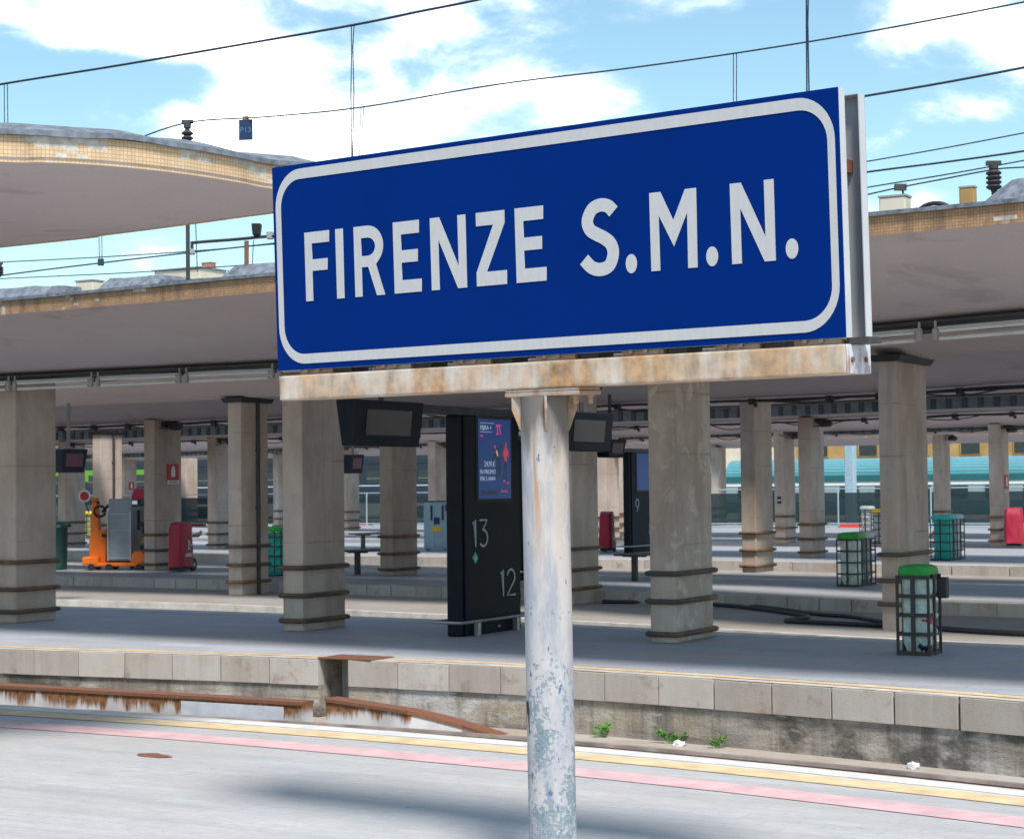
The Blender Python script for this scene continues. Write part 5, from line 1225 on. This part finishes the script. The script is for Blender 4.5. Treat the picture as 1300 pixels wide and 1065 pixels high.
# teal coaches at right, behind the fence
q0 = SN(atn(921, 640, 118))[0]
for i in range(3):
    coach('train_coach', q0 + i * 26.4, q0 + i * 26.4 + 26, 118, ZT - .68, ('teal train coach with rounded end, first behind the fence at centre right', 'teal train coach behind the fence, second along from the rounded one', 'teal train coach at the far right behind the fence')[i],
          ('coach_grey', 'teal_roof', 'pale_blue'), [(2.30, 2.42, 'white'), (1.1, 1.25, 'teal_dark'), (2.55, 2.95, 'teal_dark'), (.5, 1.0, 'teal_dark')], 1.15, 2.75, wz=(1.45, 2.22), wcol='win_dark')
# dark train with lime stripe at left
q1 = SN(atn(585, 640, 112))[0]
for i in range(4):
    coach('train_coach', q1 - 26.4 * (i + 1), q1 - 26.4 * (i + 1) + 26, 112, ZT, ('dark navy train coach behind the fence, just left of the black totem', 'dark navy train coach behind the fence, behind the dark columns at left', 'dark navy train coach with lime stripe, second from the left', 'dark navy train coach with lime stripe at the far left')[i],
          ('navy', 'navy', 'dark_metal'), [(2.5, 3.4, 'lime')] if i in (1, 3) else [(1.9, 2.0, 'pale_blue')], .5, 3.5, wz=(2.1, 3.0), pitch=2.2)
def building(name, s0, s1, n_, h, mat, label, storeys, wcol='win_dark', roof='brick', d=10, pitch=4.0, ww=1.6, wh=2.0):
    t = thing(name, label, 'building', W((s0 + s1) / 2, n_ + d / 2, BED), -PH); L_ = s1 - s0
    m = MB(); m.box((0, 0, h / 2), (L_, d, h)); m.build('wall', M[mat], t)
    m = MB(); m.box((0, 0, h + .2), (L_ + .8, d + .8, .4)); m.build('roof', M[roof], t)
    wm = MB(); wm.box((0, 0, 0), (ww, .12, wh)); wme = wm.mesh('window', M[mat]); pn = MB(); pn.box((0, -.04, 0), (ww - .2, .1, wh - .2)); pme = pn.mesh('pane', M[wcol])
    for k in range(storeys):
        x = -L_ / 2 + pitch / 2
        while x < L_ / 2 - 1:
            o = link('window', wme, t, (x, -d / 2 - .03, 2.2 + k * (h - 1.5) / storeys)); link('pane', pme, o); x += pitch
    return t
building('station_building', SN(atn(1010, 600, 140))[0], SN(atn(1560, 600, 140))[0], 140, 7.4, 'ochre', 'ochre yellow station building behind the teal train', 2)
building('station_building', SN(atn(880, 600, 150))[0], SN(atn(1008, 600, 150))[0], 150, 7.0, 'cream', 'sunlit cream building behind the rounded train end', 2)
building('station_building', SN(atn(-200, 600, 190))[0], SN(atn(860, 600, 190))[0], 190, 9.0, 'grey_wall', 'long pale building far behind the dark train', 2, pitch=6)
# sheds with sunlit roofs beyond the dark train
building('platform_shed', SN(atn(-150, 600, 128))[0], SN(atn(575, 600, 128))[0], 128, 5.6, 'white', 'white platform shed roof glimpsed above the dark train', 1, roof='white', d=4, pitch=5)
t = thing('lattice_post', 'pale blue grey steel post in front of the teal train', 'post', atn(1081, 668, 80), -PH)
m = MB(); m.box((0, 0, 2.2), (.42, .42, 5.2)); m.build('shaft', M['pale_blue'], t, bevel=.03); m = MB(); m.box((0, 0, -.3), (.8, .8, .3)); m.build('foot', M['wall'], t)
for (px, py, lab) in ((251, 668, 'low red plastic barrier at the fence foot, left'), (461, 667, 'low red plastic barrier at the fence foot, beside the distant column'), (1080, 669.5, 'low red plastic barrier at the fence foot, right')):
    t = thing('plastic_barrier', lab, 'barrier', at(px, py, 0), -PH, 'red plastic barriers'); m = MB(); m.prism([(-.2, 0), (.2, 0), (.13, .10), (.09, .30), (-.09, .30), (-.13, .10)], -.38, .38, f=lambda x, y, z: (z, x, y * .4)); m.build('body', M['barrier'], t)
    m = MB(); m.box((0, 0, .126), (.9, .1, .02)); m.build('top_ridge', M['barrier'], t)
# pigeon
t = thing('pigeon', 'dark pigeon on the bright platform right of the red cover', 'pigeon', at(251, 685, 0), -.4)
me = bpy.data.meshes.new('body'); V_ = [(0, 0, .16), (.09, 0, .20), (.12, 0, .27), (.155, 0, .29), (-.10, 0, .13), (-.24, 0, .09)]; R_ = [.075, .06, .04, .015, .06, .018]
bmx = MB(); bmx.tube([V_[5], V_[4], V_[0], V_[1], V_[2], V_[3]], [.02, .055, .08, .065, .042, .018], 12); bmx.build('body', M['pigeon'], t, smooth=True)
for sy in (-1, 1):
    wg = MB(); wg.prism([(.05, .0), (.0, .07), (-.16, .03), (-.26, -.04), (-.12, -.05)], -.008, .008, f=lambda x, y, z: (x, sy * .075 + z, .16 + y * .8)); wg.build('wing', M['pigeon'], t)
    lg = MB(); lg.tube([(.0, sy * .03, .10), (.01, sy * .03, 0.01), (.04, sy * .03, .004)], .007, 5); lg.build('leg', M['brick'], t)
bk = MB(); bk.tube([(.155, 0, .29), (.19, 0, .28)], [.01, .003], 6); bk.build('beak', M['black'], t)
